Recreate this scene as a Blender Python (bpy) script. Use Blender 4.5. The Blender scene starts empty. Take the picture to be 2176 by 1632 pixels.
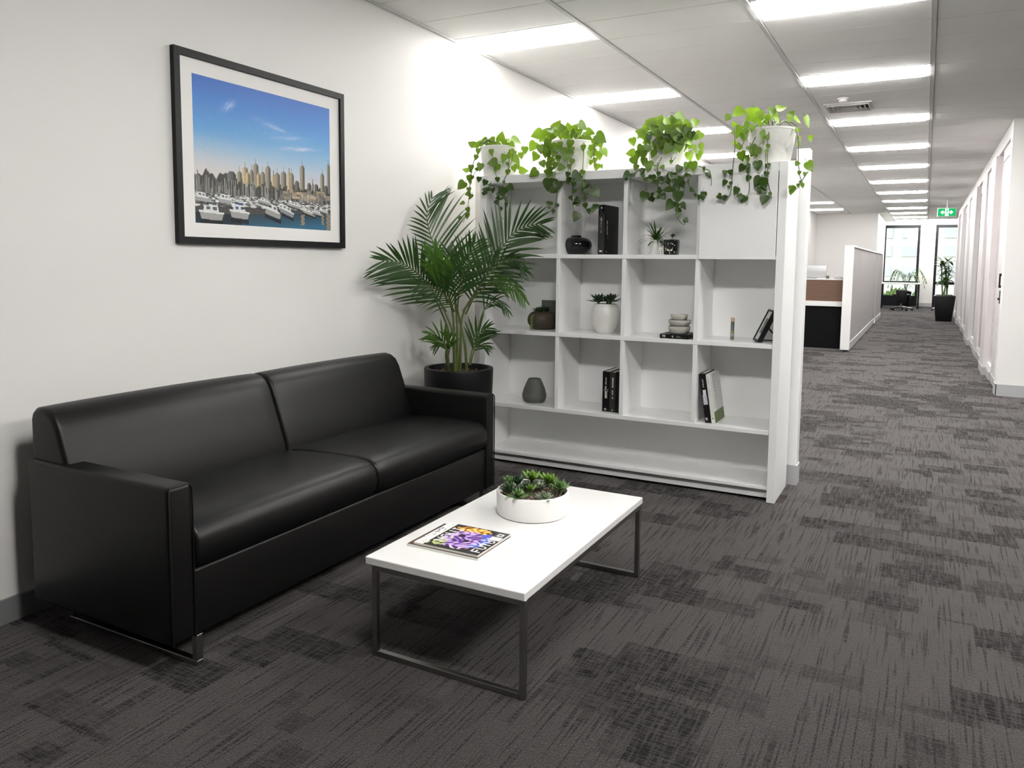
import bpy, bmesh, math, random
import numpy as np
from mathutils import Vector, Matrix
random.seed(7)
rng = np.random.default_rng(11)
SC = bpy.context.scene
COL = SC.collection
PI = math.pi

# ------------------------------------------------------------------ camera
F, CX, CY, CH = 1646.6, 1088.0, 709.2, 1.32
YAW, PITCH, ROLL = .4884, .0919, .0097
_r = Vector((math.cos(YAW), math.sin(YAW), 0))
FW = Vector((-math.sin(YAW) * math.cos(PITCH), math.cos(YAW) * math.cos(PITCH), -math.sin(PITCH)))
_u = _r.cross(FW)
RT = _r * math.cos(ROLL) + _u * math.sin(ROLL)
UP = -_r * math.sin(ROLL) + _u * math.cos(ROLL)
CAM = Vector((0, 0, CH))
cam = bpy.data.objects.new('camera', bpy.data.cameras.new('camera'))
COL.objects.link(cam)
m = Matrix((RT, UP, -FW)).transposed().to_4x4()
m.translation = CAM
cam.matrix_world = m
cam.data.sensor_width = 36
cam.data.lens = 36 * F / 2176
cam.data.shift_y = -(816 - CY) / 2176
cam.data.clip_start = .05
cam.data.clip_end = 300
SC.camera = cam

# ------------------------------------------------------------------ world, exposure
wd = bpy.data.worlds.new('sky')
SC.world = wd
wd.use_nodes = True
nt = wd.node_tree
bg = nt.nodes['Background']
sky = nt.nodes.new('ShaderNodeTexSky')
sky.sky_type = 'NISHITA'
sky.sun_disc = False
sky.sun_elevation = math.radians(38)
sky.sun_rotation = math.radians(200)
sky.air_density = 1.2
sky.dust_density = 2.5
nt.links.new(sky.outputs[0], bg.inputs[0])
bg.inputs[1].default_value = .27
SC.view_settings.view_transform = 'Standard'
SC.view_settings.look = 'None'
SC.view_settings.gamma = 1
SC.view_settings.use_curve_mapping = False
SC.view_settings.exposure = 0.3
LAMP, LAMP_WALL, LAMP_SEAT = 63.0, 24.0, 108.0       # radiance of the ceiling tubes: corridor, along the wall, seating area
SC.cycles.use_denoising = True
SC.cycles.max_bounces = 10
SC.cycles.diffuse_bounces = 6
SC.cycles.glossy_bounces = 5
SC.cycles.transparent_max_bounces = 12
SC.cycles.caustics_reflective = False
SC.cycles.caustics_refractive = False

# ------------------------------------------------------------------ helpers
def ray(px, py):
    return FW + RT * ((px - CX) / F) - UP * ((py - CY) / F)
def at_y(px, py, Y):
    d = ray(px, py)
    return CAM + d * (Y / d.y)
def at_x(px, py, X):
    d = ray(px, py)
    return CAM + d * (X / d.x)
def at_z(px, py, Z):
    d = ray(px, py)
    return CAM + d * ((Z - CH) / d.z)
def mpp(p):                     # metres per photograph pixel at a point
    return (Vector(p) - CAM).dot(FW) / F

def srgb(r, g, b):
    f = lambda c: c / 12.92 if c <= .04045 else ((c + .055) / 1.055) ** 2.4
    return (f(r / 255), f(g / 255), f(b / 255), 1)

def mat(name, col, rough=.5, metal=0, spec=.5, emit=0, coat=0, bump=0, bscale=200, trans=0, var=0, vscale=8, stretch=(1, 1, 1)):
    M = bpy.data.materials.new(name)
    M.use_nodes = True
    N, L = M.node_tree.nodes, M.node_tree.links
    p = N['Principled BSDF']
    if len(col) == 3: col = (*col, 1)
    p.inputs['Base Color'].default_value = col
    p.inputs['Roughness'].default_value = rough
    p.inputs['Metallic'].default_value = metal
    p.inputs['Specular IOR Level'].default_value = spec
    if coat:
        p.inputs['Coat Weight'].default_value = coat
        p.inputs['Coat Roughness'].default_value = .05
    if emit:
        p.inputs['Emission Color'].default_value = col
        p.inputs['Emission Strength'].default_value = emit
    tc = N.new('ShaderNodeTexCoord')
    mp = N.new('ShaderNodeMapping')
    mp.inputs['Scale'].default_value = stretch
    L.new(tc.outputs['Object'], mp.inputs[0])
    if var:
        n = N.new('ShaderNodeTexNoise'); n.inputs['Scale'].default_value = vscale; n.inputs['Detail'].default_value = 5
        L.new(mp.outputs[0], n.inputs['Vector'])
        mx = N.new('ShaderNodeMix'); mx.data_type = 'RGBA'
        mx.inputs[6].default_value = tuple(max(0, c * (1 - var)) for c in col[:3]) + (1,)
        mx.inputs[7].default_value = tuple(min(1, c * (1 + var)) for c in col[:3]) + (1,)
        L.new(n.outputs['Fac'], mx.inputs[0])
        L.new(mx.outputs[2], p.inputs['Base Color'])
    if bump:
        n2 = N.new('ShaderNodeTexNoise'); n2.inputs['Scale'].default_value = bscale; n2.inputs['Detail'].default_value = 3
        L.new(mp.outputs[0], n2.inputs['Vector'])
        b = N.new('ShaderNodeBump'); b.inputs['Strength'].default_value = bump; b.inputs['Distance'].default_value = .01
        L.new(n2.outputs['Fac'], b.inputs['Height'])
        L.new(b.outputs[0], p.inputs['Normal'])
    if trans:
        t = N.new('ShaderNodeBsdfTranslucent')
        t.inputs[0].default_value = tuple(min(1, c * 1.6) for c in col[:3]) + (1,)
        ms = N.new('ShaderNodeMixShader'); ms.inputs[0].default_value = trans
        L.new(p.outputs[0], ms.inputs[1]); L.new(t.outputs[0], ms.inputs[2])
        L.new(ms.outputs[0], N['Material Output'].inputs[0])
    return M

def emat(name, col, s):
    M = bpy.data.materials.new(name); M.use_nodes = True
    N, L = M.node_tree.nodes, M.node_tree.links
    N.remove(N['Principled BSDF'])
    e = N.new('ShaderNodeEmission'); e.inputs[0].default_value = col if len(col) == 4 else (*col, 1); e.inputs[1].default_value = s
    L.new(e.outputs[0], N['Material Output'].inputs[0])
    return M

def glass_mat(name, tint, ior=1.45, rough=0.0):
    M = bpy.data.materials.new(name); M.use_nodes = True
    N, L = M.node_tree.nodes, M.node_tree.links
    N.remove(N['Principled BSDF'])
    t = N.new('ShaderNodeBsdfTransparent'); t.inputs[0].default_value = (*tint, 1)
    g = N.new('ShaderNodeBsdfGlossy'); g.inputs[1].default_value = rough
    fr = N.new('ShaderNodeFresnel'); fr.inputs[0].default_value = ior
    ms = N.new('ShaderNodeMixShader')
    L.new(fr.outputs[0], ms.inputs[0]); L.new(t.outputs[0], ms.inputs[1]); L.new(g.outputs[0], ms.inputs[2])
    L.new(ms.outputs[0], N['Material Output'].inputs[0])
    return M

WM = {}          # world matrix of every object built here
def wm(o): return WM.get(o.name, Matrix.Identity(4))

def link(o, parent=None, world=None):
    COL.objects.link(o)
    w = world if world is not None else Matrix.Identity(4)
    WM[o.name] = w
    if parent is not None:
        o.parent = parent
        o.matrix_local = wm(parent).inverted() @ w
    else:
        o.matrix_local = w
    return o

def thing(name, label, cat, loc, group=None, rz=0):
    o = bpy.data.objects.new(name, None)
    o.empty_display_size = .05
    link(o, None, Matrix.Translation(Vector(loc)) @ Matrix.Rotation(rz, 4, 'Z'))
    o['label'] = label; o['category'] = cat
    if group: o['group'] = group
    return o

def tag(o, label, cat, group=None):
    o['label'] = label; o['category'] = cat
    if group: o['group'] = group
    return o

def mesh_of(name, bm, M, smooth=False, angle=None):
    me = bpy.data.meshes.new(name)
    bmesh.ops.recalc_face_normals(bm, faces=bm.faces)
    bm.to_mesh(me); bm.free()
    if M is not None: me.materials.append(M)
    if smooth:
        me.polygons.foreach_set('use_smooth', [True] * len(me.polygons))
        if angle: me.set_sharp_from_angle(angle=math.radians(angle))
    return me

def obj(name, bm, M, parent=None, smooth=False, angle=40, label=None, world=None):
    """bm in world coordinates; becomes one mesh object whose origin sits at its base centre"""
    if world is None:
        if parent is not None:
            W = wm(parent).copy()
        else:
            co = [v.co for v in bm.verts]
            lo = [min(c[i] for c in co) for i in range(3)]; hi = [max(c[i] for c in co) for i in range(3)]
            W = Matrix.Translation(((lo[0] + hi[0]) / 2, (lo[1] + hi[1]) / 2, lo[2]))
    else: W = world
    bm.transform(W.inverted())
    o = bpy.data.objects.new(name, mesh_of(name, bm, M, smooth, angle))
    link(o, parent, W)
    if label: o['label'] = label
    return o

def structure(o):
    o['kind'] = 'structure'
    return o

def add_box(bm, x0, x1, y0, y1, z0, z1, bevel=0, seg=2):
    b = bmesh.new() if bevel else bm
    vs = [b.verts.new((x, y, z)) for x in (x0, x1) for y in (y0, y1) for z in (z0, z1)]
    for q in ((0, 1, 3, 2), (4, 6, 7, 5), (0, 4, 5, 1), (2, 3, 7, 6), (0, 2, 6, 4), (1, 5, 7, 3)):
        b.faces.new([vs[i] for i in q])
    if bevel:
        bmesh.ops.recalc_face_normals(b, faces=b.faces)
        bmesh.ops.bevel(b, geom=b.edges[:], offset=bevel, segments=seg, affect='EDGES', profile=.5)
        merge(bm, b)
    return bm

def merge(bm, b, M=None):
    if M is not None: b.transform(M)
    mp = {v: bm.verts.new(v.co) for v in b.verts}
    for f in b.faces:
        try: bm.faces.new([mp[v] for v in f.verts])
        except ValueError: pass
    b.free()

def box(x0, x1, y0, y1, z0, z1, bevel=0, seg=2):
    return add_box(bmesh.new(), x0, x1, y0, y1, z0, z1, bevel, seg)

def add_tube(bm, pts, r, n=6, r1=None, cap=True):
    pts = [Vector(p) for p in pts]
    rings = []
    prev = None
    for i, p in enumerate(pts):
        t = (pts[min(i + 1, len(pts) - 1)] - pts[max(i - 1, 0)]).normalized()
        a = prev if prev is not None else (Vector((0, 0, 1)) if abs(t.z) < .9 else Vector((1, 0, 0)))
        a = (a - t * a.dot(t)).normalized(); prev = a
        b = t.cross(a)
        rr = r if r1 is None else r + (r1 - r) * i / max(1, len(pts) - 1)
        rings.append([bm.verts.new(p + (a * math.cos(2 * PI * k / n) + b * math.sin(2 * PI * k / n)) * rr) for k in range(n)])
    for A, B in zip(rings, rings[1:]):
        for k in range(n):
            bm.faces.new((A[k], A[(k + 1) % n], B[(k + 1) % n], B[k]))
    if cap:
        bm.faces.new(rings[0][::-1]); bm.faces.new(rings[-1])
    return bm

def add_lathe(bm, prof, c, n=40, wob=0):
    c = Vector(c)
    rings = []
    for r, z in prof:
        if r < 1e-6:
            rings.append([bm.verts.new(c + Vector((0, 0, z)))])
        else:
            rings.append([bm.verts.new(c + Vector((r * (1 + wob * math.sin(3 * 2 * PI * k / n + z * 40)) * math.cos(2 * PI * k / n), r * math.sin(2 * PI * k / n), z))) for k in range(n)])
    for A, B in zip(rings, rings[1:]):
        if len(A) == 1 and len(B) == 1: continue
        for k in range(n):
            if len(A) == 1: bm.faces.new((A[0], B[(k + 1) % n], B[k]))
            elif len(B) == 1: bm.faces.new((A[k], A[(k + 1) % n], B[0]))
            else: bm.faces.new((A[k], A[(k + 1) % n], B[(k + 1) % n], B[k]))
    return bm

def lathe(prof, c, n=40, wob=0): return add_lathe(bmesh.new(), prof, c, n, wob)

def inset(P, d):
    n = len(P); out = []
    area = sum(P[i][0] * P[(i + 1) % n][1] - P[(i + 1) % n][0] * P[i][1] for i in range(n))
    s = 1 if area > 0 else -1
    for i in range(n):
        a, b, c = Vector(P[i - 1]), Vector(P[i]), Vector(P[(i + 1) % n])
        e1, e2 = (b - a).normalized(), (c - b).normalized()
        n1, n2 = Vector((-e1.y, e1.x)) * s, Vector((-e2.y, e2.x)) * s
        nn = (n1 + n2)
        if nn.length < 1e-6: nn = n1
        nn.normalize()
        out.append(b + nn * (d / max(.5, nn.dot(n1))))
    return out

def loft_y(P, y0, y1, rad=.02, crown=0, n=5, mid=10, rad0=None, rad1=None):
    """closed XZ profile run along Y with rounded ends"""
    bm = bmesh.new(); st = []
    r0 = rad if rad0 is None else rad0; r1 = rad if rad1 is None else rad1
    for k in range(n + 1):
        a = PI / 2 * k / n
        st.append((y0 + r0 * (1 - math.cos(a)), r0 * (1 - math.sin(a))))
    for k in range(1, mid): st.append((y0 + r0 + (y1 - y0 - r0 - r1) * k / mid, 0))
    for k in range(n + 1):
        a = PI / 2 * (1 - k / n)
        st.append((y1 - r1 * (1 - math.cos(a)), r1 * (1 - math.sin(a))))
    rings = []
    for y, d in st:
        t = (y - y0) / (y1 - y0)
        q = inset(P, d - crown * (math.sin(PI * t) ** .6 if 0 < t < 1 else 0))
        rings.append([bm.verts.new((p.x, y, p.y)) for p in q])
    for A, B in zip(rings, rings[1:]):
        m_ = len(A)
        for k in range(m_): bm.faces.new((A[k], A[(k + 1) % m_], B[(k + 1) % m_], B[k]))
    bm.faces.new(rings[0]); bm.faces.new(rings[-1])
    return bm

def smooth_path(pts, k=4):
    pts = [Vector(p) for p in pts]
    if len(pts) < 3: return pts
    out = []
    for i in range(len(pts) - 1):
        p0, p1, p2, p3 = pts[max(i - 1, 0)], pts[i], pts[i + 1], pts[min(i + 2, len(pts) - 1)]
        for j in range(k):
            t = j / k
            out.append(.5 * ((2 * p1) + (-p0 + p2) * t + (2 * p0 - 5 * p1 + 4 * p2 - p3) * t * t + (-p0 + 3 * p1 - 3 * p2 + p3) * t ** 3))
    out.append(pts[-1])
    return out

def frame_matrix(o, d, nrm, s):
    d = Vector(d).normalized(); nrm = Vector(nrm)
    z = (nrm - d * nrm.dot(d)).normalized(); y = z.cross(d)
    M = Matrix((d, y, z)).transposed().to_4x4() @ Matrix.Diagonal((s, s, s, 1))
    M.translation = o
    return M

# flat print: a fine coloured sheet (colours held per vertex; a print is only colour)
def print_sheet(name, img, o, u, v, M, parent):
    """img: H x W x 3 sRGB 0..1, row 0 at the top; o top-left corner, u along the row, v downward"""
    H, W = img.shape[:2]
    o, u, v = np.array(o), np.array(u), np.array(v)
    a = np.linspace(0, 1, W)[None, :, None]; b = np.linspace(0, 1, H)[:, None, None]
    P = (o + a * u + b * v).reshape(-1, 3)
    Wi = np.array(wm(parent).inverted())
    P = P @ Wi[:3, :3].T + Wi[:3, 3]
    idx = np.arange(H * W).reshape(H, W)
    q = np.stack([idx[:-1, :-1], idx[1:, :-1], idx[1:, 1:], idx[:-1, 1:]], -1).reshape(-1, 4)
    me = bpy.data.meshes.new(name)
    me.vertices.add(len(P)); me.vertices.foreach_set('co', P.astype(np.float32).ravel())
    me.loops.add(q.size); me.loops.foreach_set('vertex_index', q.astype(np.int32).ravel())
    me.polygons.add(len(q)); me.polygons.foreach_set('loop_start', np.arange(0, q.size, 4, dtype=np.int32))
    me.update(calc_edges=True)
    at = me.color_attributes.new('print', 'FLOAT_COLOR', 'POINT')
    c = np.clip(img, 0, 1)
    lin = np.where(c <= .04045, c / 12.92, ((c + .055) / 1.055) ** 2.4)
    rgba = np.concatenate([lin, np.ones((H, W, 1))], -1).astype(np.float32)
    at.data.foreach_set('color', rgba.ravel())
    me.materials.append(M)
    ob = bpy.data.objects.new(name, me)
    link(ob, parent, wm(parent).copy())
    return ob

def print_mat(name, rough=.4, spec=.4):
    M = mat(name, (1, 1, 1), rough, spec=spec)
    N, L = M.node_tree.nodes, M.node_tree.links
    a = N.new('ShaderNodeAttribute'); a.attribute_name = 'print'
    L.new(a.outputs['Color'], N['Principled BSDF'].inputs['Base Color'])
    return M

FONT = {'F': '1111110000100001111010000100001000 0', 'U': '10001100011000110001100011000101110', 'T': '11111001000010000100001000010000100',
        'N': '10001110011010110011100011000110001', 'O': '01110100011000110001100011000101110', 'R': '11110100011000111110101001001010001',
        'A': '01110100011000111111100011000110001', 'I': '01110001000010000100001000010001110', 'Z': '11111000010001000100010001000011111'}
def glyph(ch):
    s = FONT[ch].replace(' ', '')
    return np.array([[int(s[r * 5 + c]) for c in range(5)] for r in range(7)])
def stamp(img, text, x, y, s, col, rot=0):
    rows = np.concatenate([np.pad(glyph(c), ((0, 0), (0, 1))) for c in text], 1)
    g = np.kron(rows, np.ones((s, s)))
    g = np.rot90(g, rot)
    h, w = g.shape; h = min(h, img.shape[0] - y); w = min(w, img.shape[1] - x)
    mk = g[:h, :w] > 0
    img[y:y + h, x:x + w][mk] = col

# ------------------------------------------------------------------ materials
M_wall = mat('wall_paint', srgb(231, 229, 226), .55, spec=.25, bump=.02, bscale=300)
M_white = mat('white_laminate', srgb(240, 240, 239), .28, spec=.45)
M_tile = mat('ceiling_tile_board', srgb(244, 243, 241), .9, spec=.1, bump=.15, bscale=900, var=.03, vscale=300)
M_rail = mat('ceiling_rail_metal', srgb(205, 204, 202), .5, spec=.4)
M_skirt = mat('skirting_grey', srgb(176, 176, 177), .5)
M_skirt_d = mat('skirting_dark_grey', srgb(120, 120, 122), .5)
M_leather = mat('black_leather', (.0046, .0043, .0042), .39, spec=.27, bump=.06, bscale=420)
M_piping = mat('black_piping', (.004, .004, .004), .5, spec=.2)
M_steel = mat('brushed_steel', (.34, .33, .325), .3, metal=1, bump=.03, bscale=60, stretch=(1, 1, 30))
M_dsteel = mat('dark_steel', (.30, .29, .28), .30, metal=1, bump=.03, bscale=60, stretch=(1, 1, 30))
M_gloss = mat('gloss_white_top', srgb(232, 231, 229), .10, spec=.5, coat=.4)
M_ceram = mat('white_ceramic', srgb(236, 235, 232), .22, spec=.5)
M_ceram_m = mat('matt_white_ceramic', srgb(238, 237, 234), .4, spec=.4)
M_black = mat('black_satin', (.006, .006, .0065), .45, spec=.25)
M_blackg = mat('black_gloss', (.008, .008, .009), .1, spec=.6)
M_blackm = mat('black_matt', (.006, .006, .0065), .7, spec=.1)
M_soil = mat('potting_soil', (.035, .022, .015), .95, var=.6, vscale=90, bump=.8, bscale=120)
M_stone = mat('grey_stoneware', srgb(92, 93, 90), .7, var=.15, vscale=60, bump=.2, bscale=90)
M_brown = mat('brown_stoneware', srgb(66, 57, 48), .6, var=.25, vscale=25, bump=.3, bscale=70)
M_speck = mat('speckled_white_pot', srgb(228, 227, 222), .35, var=.05, vscale=120, bump=.25, bscale=45)
M_slate = mat('dark_slate', srgb(86, 90, 88), .6, var=.2, vscale=40)
M_leaf_l = mat('pothos_leaf_backlit', (.160, .275, .012), .40, trans=.32, var=.15, vscale=30)  # three leaf greens with the light put in: backlit, half lit, shaded
M_leaf_m = mat('pothos_leaf_half_lit', (.095, .175, .010), .40, trans=.28, var=.2, vscale=30)
M_leaf_d = mat('pothos_leaf_shaded', (.036, .076, .008), .38, trans=.2, var=.2, vscale=30)
M_vine = mat('vine_stem', (.10, .15, .04), .5)
M_vine_d = mat('dry_vine_stem', (.09, .085, .05), .6)
M_palm = mat('palm_leaf', (.030, .075, .016), .38, trans=.22, var=.3, vscale=12)
M_palm_l = mat('palm_leaf_light', (.060, .14, .018), .38, trans=.3, var=.3, vscale=12)
M_stem = mat('palm_stem', (.085, .12, .025), .45, var=.3, vscale=25)
M_succ = mat('succulent_green', (.10, .19, .05), .42, trans=.12, var=.25, vscale=40)
M_succ_y = mat('succulent_lime', (.17, .30, .04), .42, trans=.15, var=.25, vscale=40)
M_succ_g = mat('succulent_grey', (.20, .26, .16), .5, trans=.08, var=.2, vscale=40)
M_succ_d = mat('succulent_dark', (.026, .055, .02), .45, var=.3, vscale=40)
M_print = print_mat('print_matt', .45, .3)
M_printg = print_mat('print_glossy', .2, .5)
M_paper = mat('page_block', srgb(226, 224, 218), .8, var=.06, vscale=3, stretch=(1, 1, 400))
M_matb = mat('picture_mat_board', srgb(238, 236, 233), .8)
M_wood = mat('walnut_laminate', srgb(104, 76, 59), .45, var=.38, vscale=5, stretch=(.6, .6, 9))
M_fabric = mat('grey_fabric_panel', srgb(186, 182, 181), .85, var=.08, vscale=4, stretch=(1, 6, .25), bump=.1, bscale=500)
M_alum = mat('silver_aluminium', srgb(176, 177, 178), .35, metal=.3)
M_glass = glass_mat('clear_glass', (.97, .98, .98))
M_glass_p = glass_mat('pink_tinted_glass', (.72, .64, .66), 1.3)
M_pwhite = mat('partition_white', srgb(222, 218, 218), .35)
M_pinkish = mat('frosted_glass_panel', srgb(190, 180, 182), .22, spec=.6)
M_frame_p = mat('partition_frame_grey', srgb(176, 168, 170), .4)
M_wframe = mat('black_window_frame', (.007, .007, .010), .5, spec=.2)
M_tube = emat('fluorescent_tube', (1, .985, .96), LAMP)
M_tube_w = emat('fluorescent_tube_wall_row', (1, .985, .96), LAMP_WALL)
M_tube_s = emat('fluorescent_tube_seating', (1, .985, .96), LAMP_SEAT)
M_tray = mat('light_tray_white', srgb(235, 235, 233), .5)
M_green = emat('exit_green', srgb(30, 160, 92), 1.3)
M_exitw = emat('exit_white', (.95, 1, .96), 1.6)
M_cork = mat('cork', srgb(206, 176, 152), .8, var=.15, vscale=150)
M_dark = mat('dark_recess', (.03, .028, .028), .8)
M_vent = mat('vent_white', srgb(215, 212, 210), .5)
M_ext = mat('pale_render', srgb(226, 232, 238), .8)
M_ext2 = mat('pale_blue_cladding', srgb(206, 216, 228), .6)
M_lawn = mat('lawn', (.20, .30, .08), .9, var=.3, vscale=1.5)
M_bush = mat('bush_leaf', (.20, .32, .08), .7, var=.4, vscale=3, trans=.2)

# carpet
M_carpet = bpy.data.materials.new('carpet_plank_pattern'); M_carpet.use_nodes = True
def carpet():
    N, L = M_carpet.node_tree.nodes, M_carpet.node_tree.links
    p = N['Principled BSDF']; p.inputs['Roughness'].default_value = .95; p.inputs['Specular IOR Level'].default_value = .1
    p.inputs['Sheen Weight'].default_value = .22; p.inputs['Sheen Roughness'].default_value = .45; p.inputs['Sheen Tint'].default_value = (.75, .7, .69, 1)
    tc = N.new('ShaderNodeTexCoord')
    def vmath(op, a, b):
        n = N.new('ShaderNodeVectorMath'); n.operation = op
        if isinstance(a, tuple): n.inputs[0].default_value = a
        else: L.new(a, n.inputs[0])
        if b is not None:
            if isinstance(b, tuple): n.inputs[1].default_value = b
            else: L.new(b, n.inputs[1])
        return n.outputs[0]
    def fmath(op, a, b=None, c=None):
        n = N.new('ShaderNodeMath'); n.operation = op
        for i, x in enumerate((a, b, c)):
            if x is None: continue
            if isinstance(x, (int, float)): n.inputs[i].default_value = x
            else: L.new(x, n.inputs[i])
        return n.outputs[0]
    def noise(vec, scale, detail=2, rough=.5):
        n = N.new('ShaderNodeTexNoise'); n.inputs['Scale'].default_value = scale; n.inputs['Detail'].default_value = detail; n.inputs['Roughness'].default_value = rough
        L.new(vec, n.inputs['Vector']); return n.outputs['Fac']
    def ramp(x, a, b):
        n = N.new('ShaderNodeMapRange'); n.interpolation_type = 'SMOOTHSTEP'; L.new(x, n.inputs[0])
        n.inputs[1].default_value = a; n.inputs[2].default_value = b
        return n.outputs[0]
    P = tc.outputs['Object']
    def cells(sx, sy, shift, seed):
        sep = N.new('ShaderNodeSeparateXYZ'); L.new(P, sep.inputs[0])
        row = fmath('FLOOR', fmath('DIVIDE', sep.outputs[1], sy))
        wn = N.new('ShaderNodeTexWhiteNoise'); wn.noise_dimensions = '1D'; L.new(fmath('ADD', row, seed), wn.inputs['W'])
        x = fmath('ADD', fmath('DIVIDE', sep.outputs[0], sx), fmath('MULTIPLY', wn.outputs['Value'], shift))
        colm = fmath('FLOOR', x)
        cb = N.new('ShaderNodeCombineXYZ'); L.new(row, cb.inputs[0]); L.new(colm, cb.inputs[1]); cb.inputs[2].default_value = seed
        w2 = N.new('ShaderNodeTexWhiteNoise'); w2.noise_dimensions = '3D'; L.new(cb.outputs[0], w2.inputs['Vector'])
        return w2.outputs['Value']
    jit = N.new('ShaderNodeTexNoise'); jit.inputs['Scale'].default_value = 130; L.new(P, jit.inputs['Vector'])
    P0 = P
    P = vmath('ADD', P0, vmath('MULTIPLY', vmath('SUBTRACT', jit.outputs['Color'], (.5, .5, .5)), (.020, .045, 0)))
    w1 = cells(.25, .17, 1.0, 3.1); w2 = cells(.5, .25, 1.0, 9.7); w3 = cells(.5, .5, .0, 4.4); w4 = cells(.125, .085, 1.0, 6.6)
    P = P0
    big = noise(P, .8, 2)
    v = fmath('ADD', fmath('MULTIPLY', w1, .40), fmath('ADD', fmath('MULTIPLY', w2, .30), fmath('ADD', fmath('MULTIPLY', w3, .12), fmath('MULTIPLY', w4, .18))))
    v = fmath('ADD', v, fmath('MULTIPLY', fmath('SUBTRACT', big, .5), .5))
    dark = ramp(v, .44, .66)
    st = noise(vmath('MULTIPLY', P, (105, 7, 1)), 1, 2, .6)
    st2 = noise(vmath('MULTIPLY', P, (14, 115, 1)), 1, 2, .6)
    stripe = ramp(st, .40, .56)
    cross = ramp(st2, .40, .58)
    fib = noise(P, 190, 2, .7)
    fib2 = noise(vmath('MULTIPLY', P, (270, 75, 1)), 1, 2, .7)
    lines = ramp(noise(vmath('MULTIPLY', P, (105, 3.2, 1)), 1, 1), .54, .64)
    d = fmath('MULTIPLY', dark, fmath('ADD', .50, fmath('MULTIPLY', stripe, .50)))
    d = fmath('MULTIPLY', d, fmath('ADD', .55, fmath('MULTIPLY', cross, .45)))
    d = fmath('MAXIMUM', d, fmath('MULTIPLY', lines, fmath('ADD', .30, fmath('MULTIPLY', cross, .45))))
    mx = N.new('ShaderNodeMix'); mx.data_type = 'RGBA'
    L.new(d, mx.inputs[0]); mx.inputs[6].default_value = CARPET_L; mx.inputs[7].default_value = CARPET_D
    k = fmath('ADD', .12, fmath('ADD', fmath('MULTIPLY', ramp(fib, .40, .62), .95), fmath('MULTIPLY', ramp(fib2, .40, .62), .95)))
    mul = N.new('ShaderNodeMix'); mul.data_type = 'RGBA'; mul.blend_type = 'MULTIPLY'; mul.inputs[0].default_value = 1
    L.new(mx.outputs[2], mul.inputs[6])
    cbm = N.new('ShaderNodeCombineColor')
    for i in range(3): L.new(k, cbm.inputs[i])
    L.new(cbm.outputs[0], mul.inputs[7])
    L.new(mul.outputs[2], p.inputs['Base Color'])
    sh = fmath('MULTIPLY', fmath('SUBTRACT', 1.0, fmath('MULTIPLY', d, .85)), .48)
    L.new(sh, p.inputs['Sheen Weight'])
    b = N.new('ShaderNodeBump'); b.inputs['Strength'].default_value = .5; b.inputs['Distance'].default_value = .006
    L.new(fmath('ADD', fib, fmath('MULTIPLY', fib2, .6)), b.inputs['Height']); L.new(b.outputs[0], p.inputs['Normal'])
CARPET_L = (.0205, .0180, .0175, 1); CARPET_D = (.0050, .0043, .0042, 1)
carpet()

# ------------------------------------------------------------------ room shell
XL, ZC = -2.883, 2.80
YE = 28.9
floor = structure(obj('floor', box(XL - .2, 8, -9.2, YE + .3, -.1, 0), M_carpet, world=Matrix.Identity(4)))
structure(obj('wall_left', box(XL - .15, XL, -9.2, 24.35, 0, 3.1), M_wall))
structure(obj('wall_back', box(XL - .15, 8, -9.35, -9.2, 0, 3.1), M_wall))
bm = box(8, 8.15, -9.2, YE + .3, 0, 3.1)
structure(obj('wall_east', bm, M_wall))
# low corridor wall block on the right: solid white corner, its return and the glazed front behind it
XR = .70
bm = bmesh.new()
add_box(bm, XR, 8, 9.32, 9.55, 0, ZC + .02)
structure(obj('wall_right', bm, M_wall))
bm = bmesh.new()
add_box(bm, XR - .008, 8, 9.308, 9.32, 0, .12); add_box(bm, XR - .012, XR, 9.308, 9.55, 0, .12)
structure(obj('baseboard_right', bm, M_skirt))
structure(obj('wall_north', box(-8, -1.26, 24.35, 24.5, 0, ZC + .02), M_wall))
structure(obj('wall_return', box(-1.40, -1.26, 24.5, YE, 0, ZC + .02), M_wall))
# far wall with two window openings
bm = bmesh.new()
add_box(bm, -8, -1.30, YE, YE + .25, 0, 3.1)
add_box(bm, -.215, .225, YE, YE + .25, 0, 3.1)
add_box(bm, 1.36, 8, YE, YE + .25, 0, 3.1)
add_box(bm, -1.30, -.215, YE, YE + .25, 2.67, 3.1)
add_box(bm, .225, 1.36, YE, YE + .25, 2.67, 3.1)
structure(obj('wall_far', bm, M_wall))
bm = bmesh.new()
add_box(bm, -.215, .225, YE - .014, YE, 0, .12)
structure(obj('baseboard_far', bm, M_skirt))
structure(obj('baseboard_left', box(XL, XL + .014, -9.2, 24.35, 0, .09), M_skirt_d))
structure(obj('trim_left', box(XL, XL + .022, -9.2, 24.35, ZC - .012, ZC + .012), M_rail))
# partition wall behind the bookcase
pw = structure(obj('wall_middle', box(XL, -.70, 4.845, 4.93, .0, 1.93), M_wall))
bm = box(-.70, -.628, 4.838, 4.938, .0, 1.995, .004)
obj('end_post', bm, M_white, pw, label='white end post standing a little taller than the partition')
obj('skirting', box(-.708, -.622, 4.832, 4.944, 0, .12), M_skirt, pw)

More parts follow.
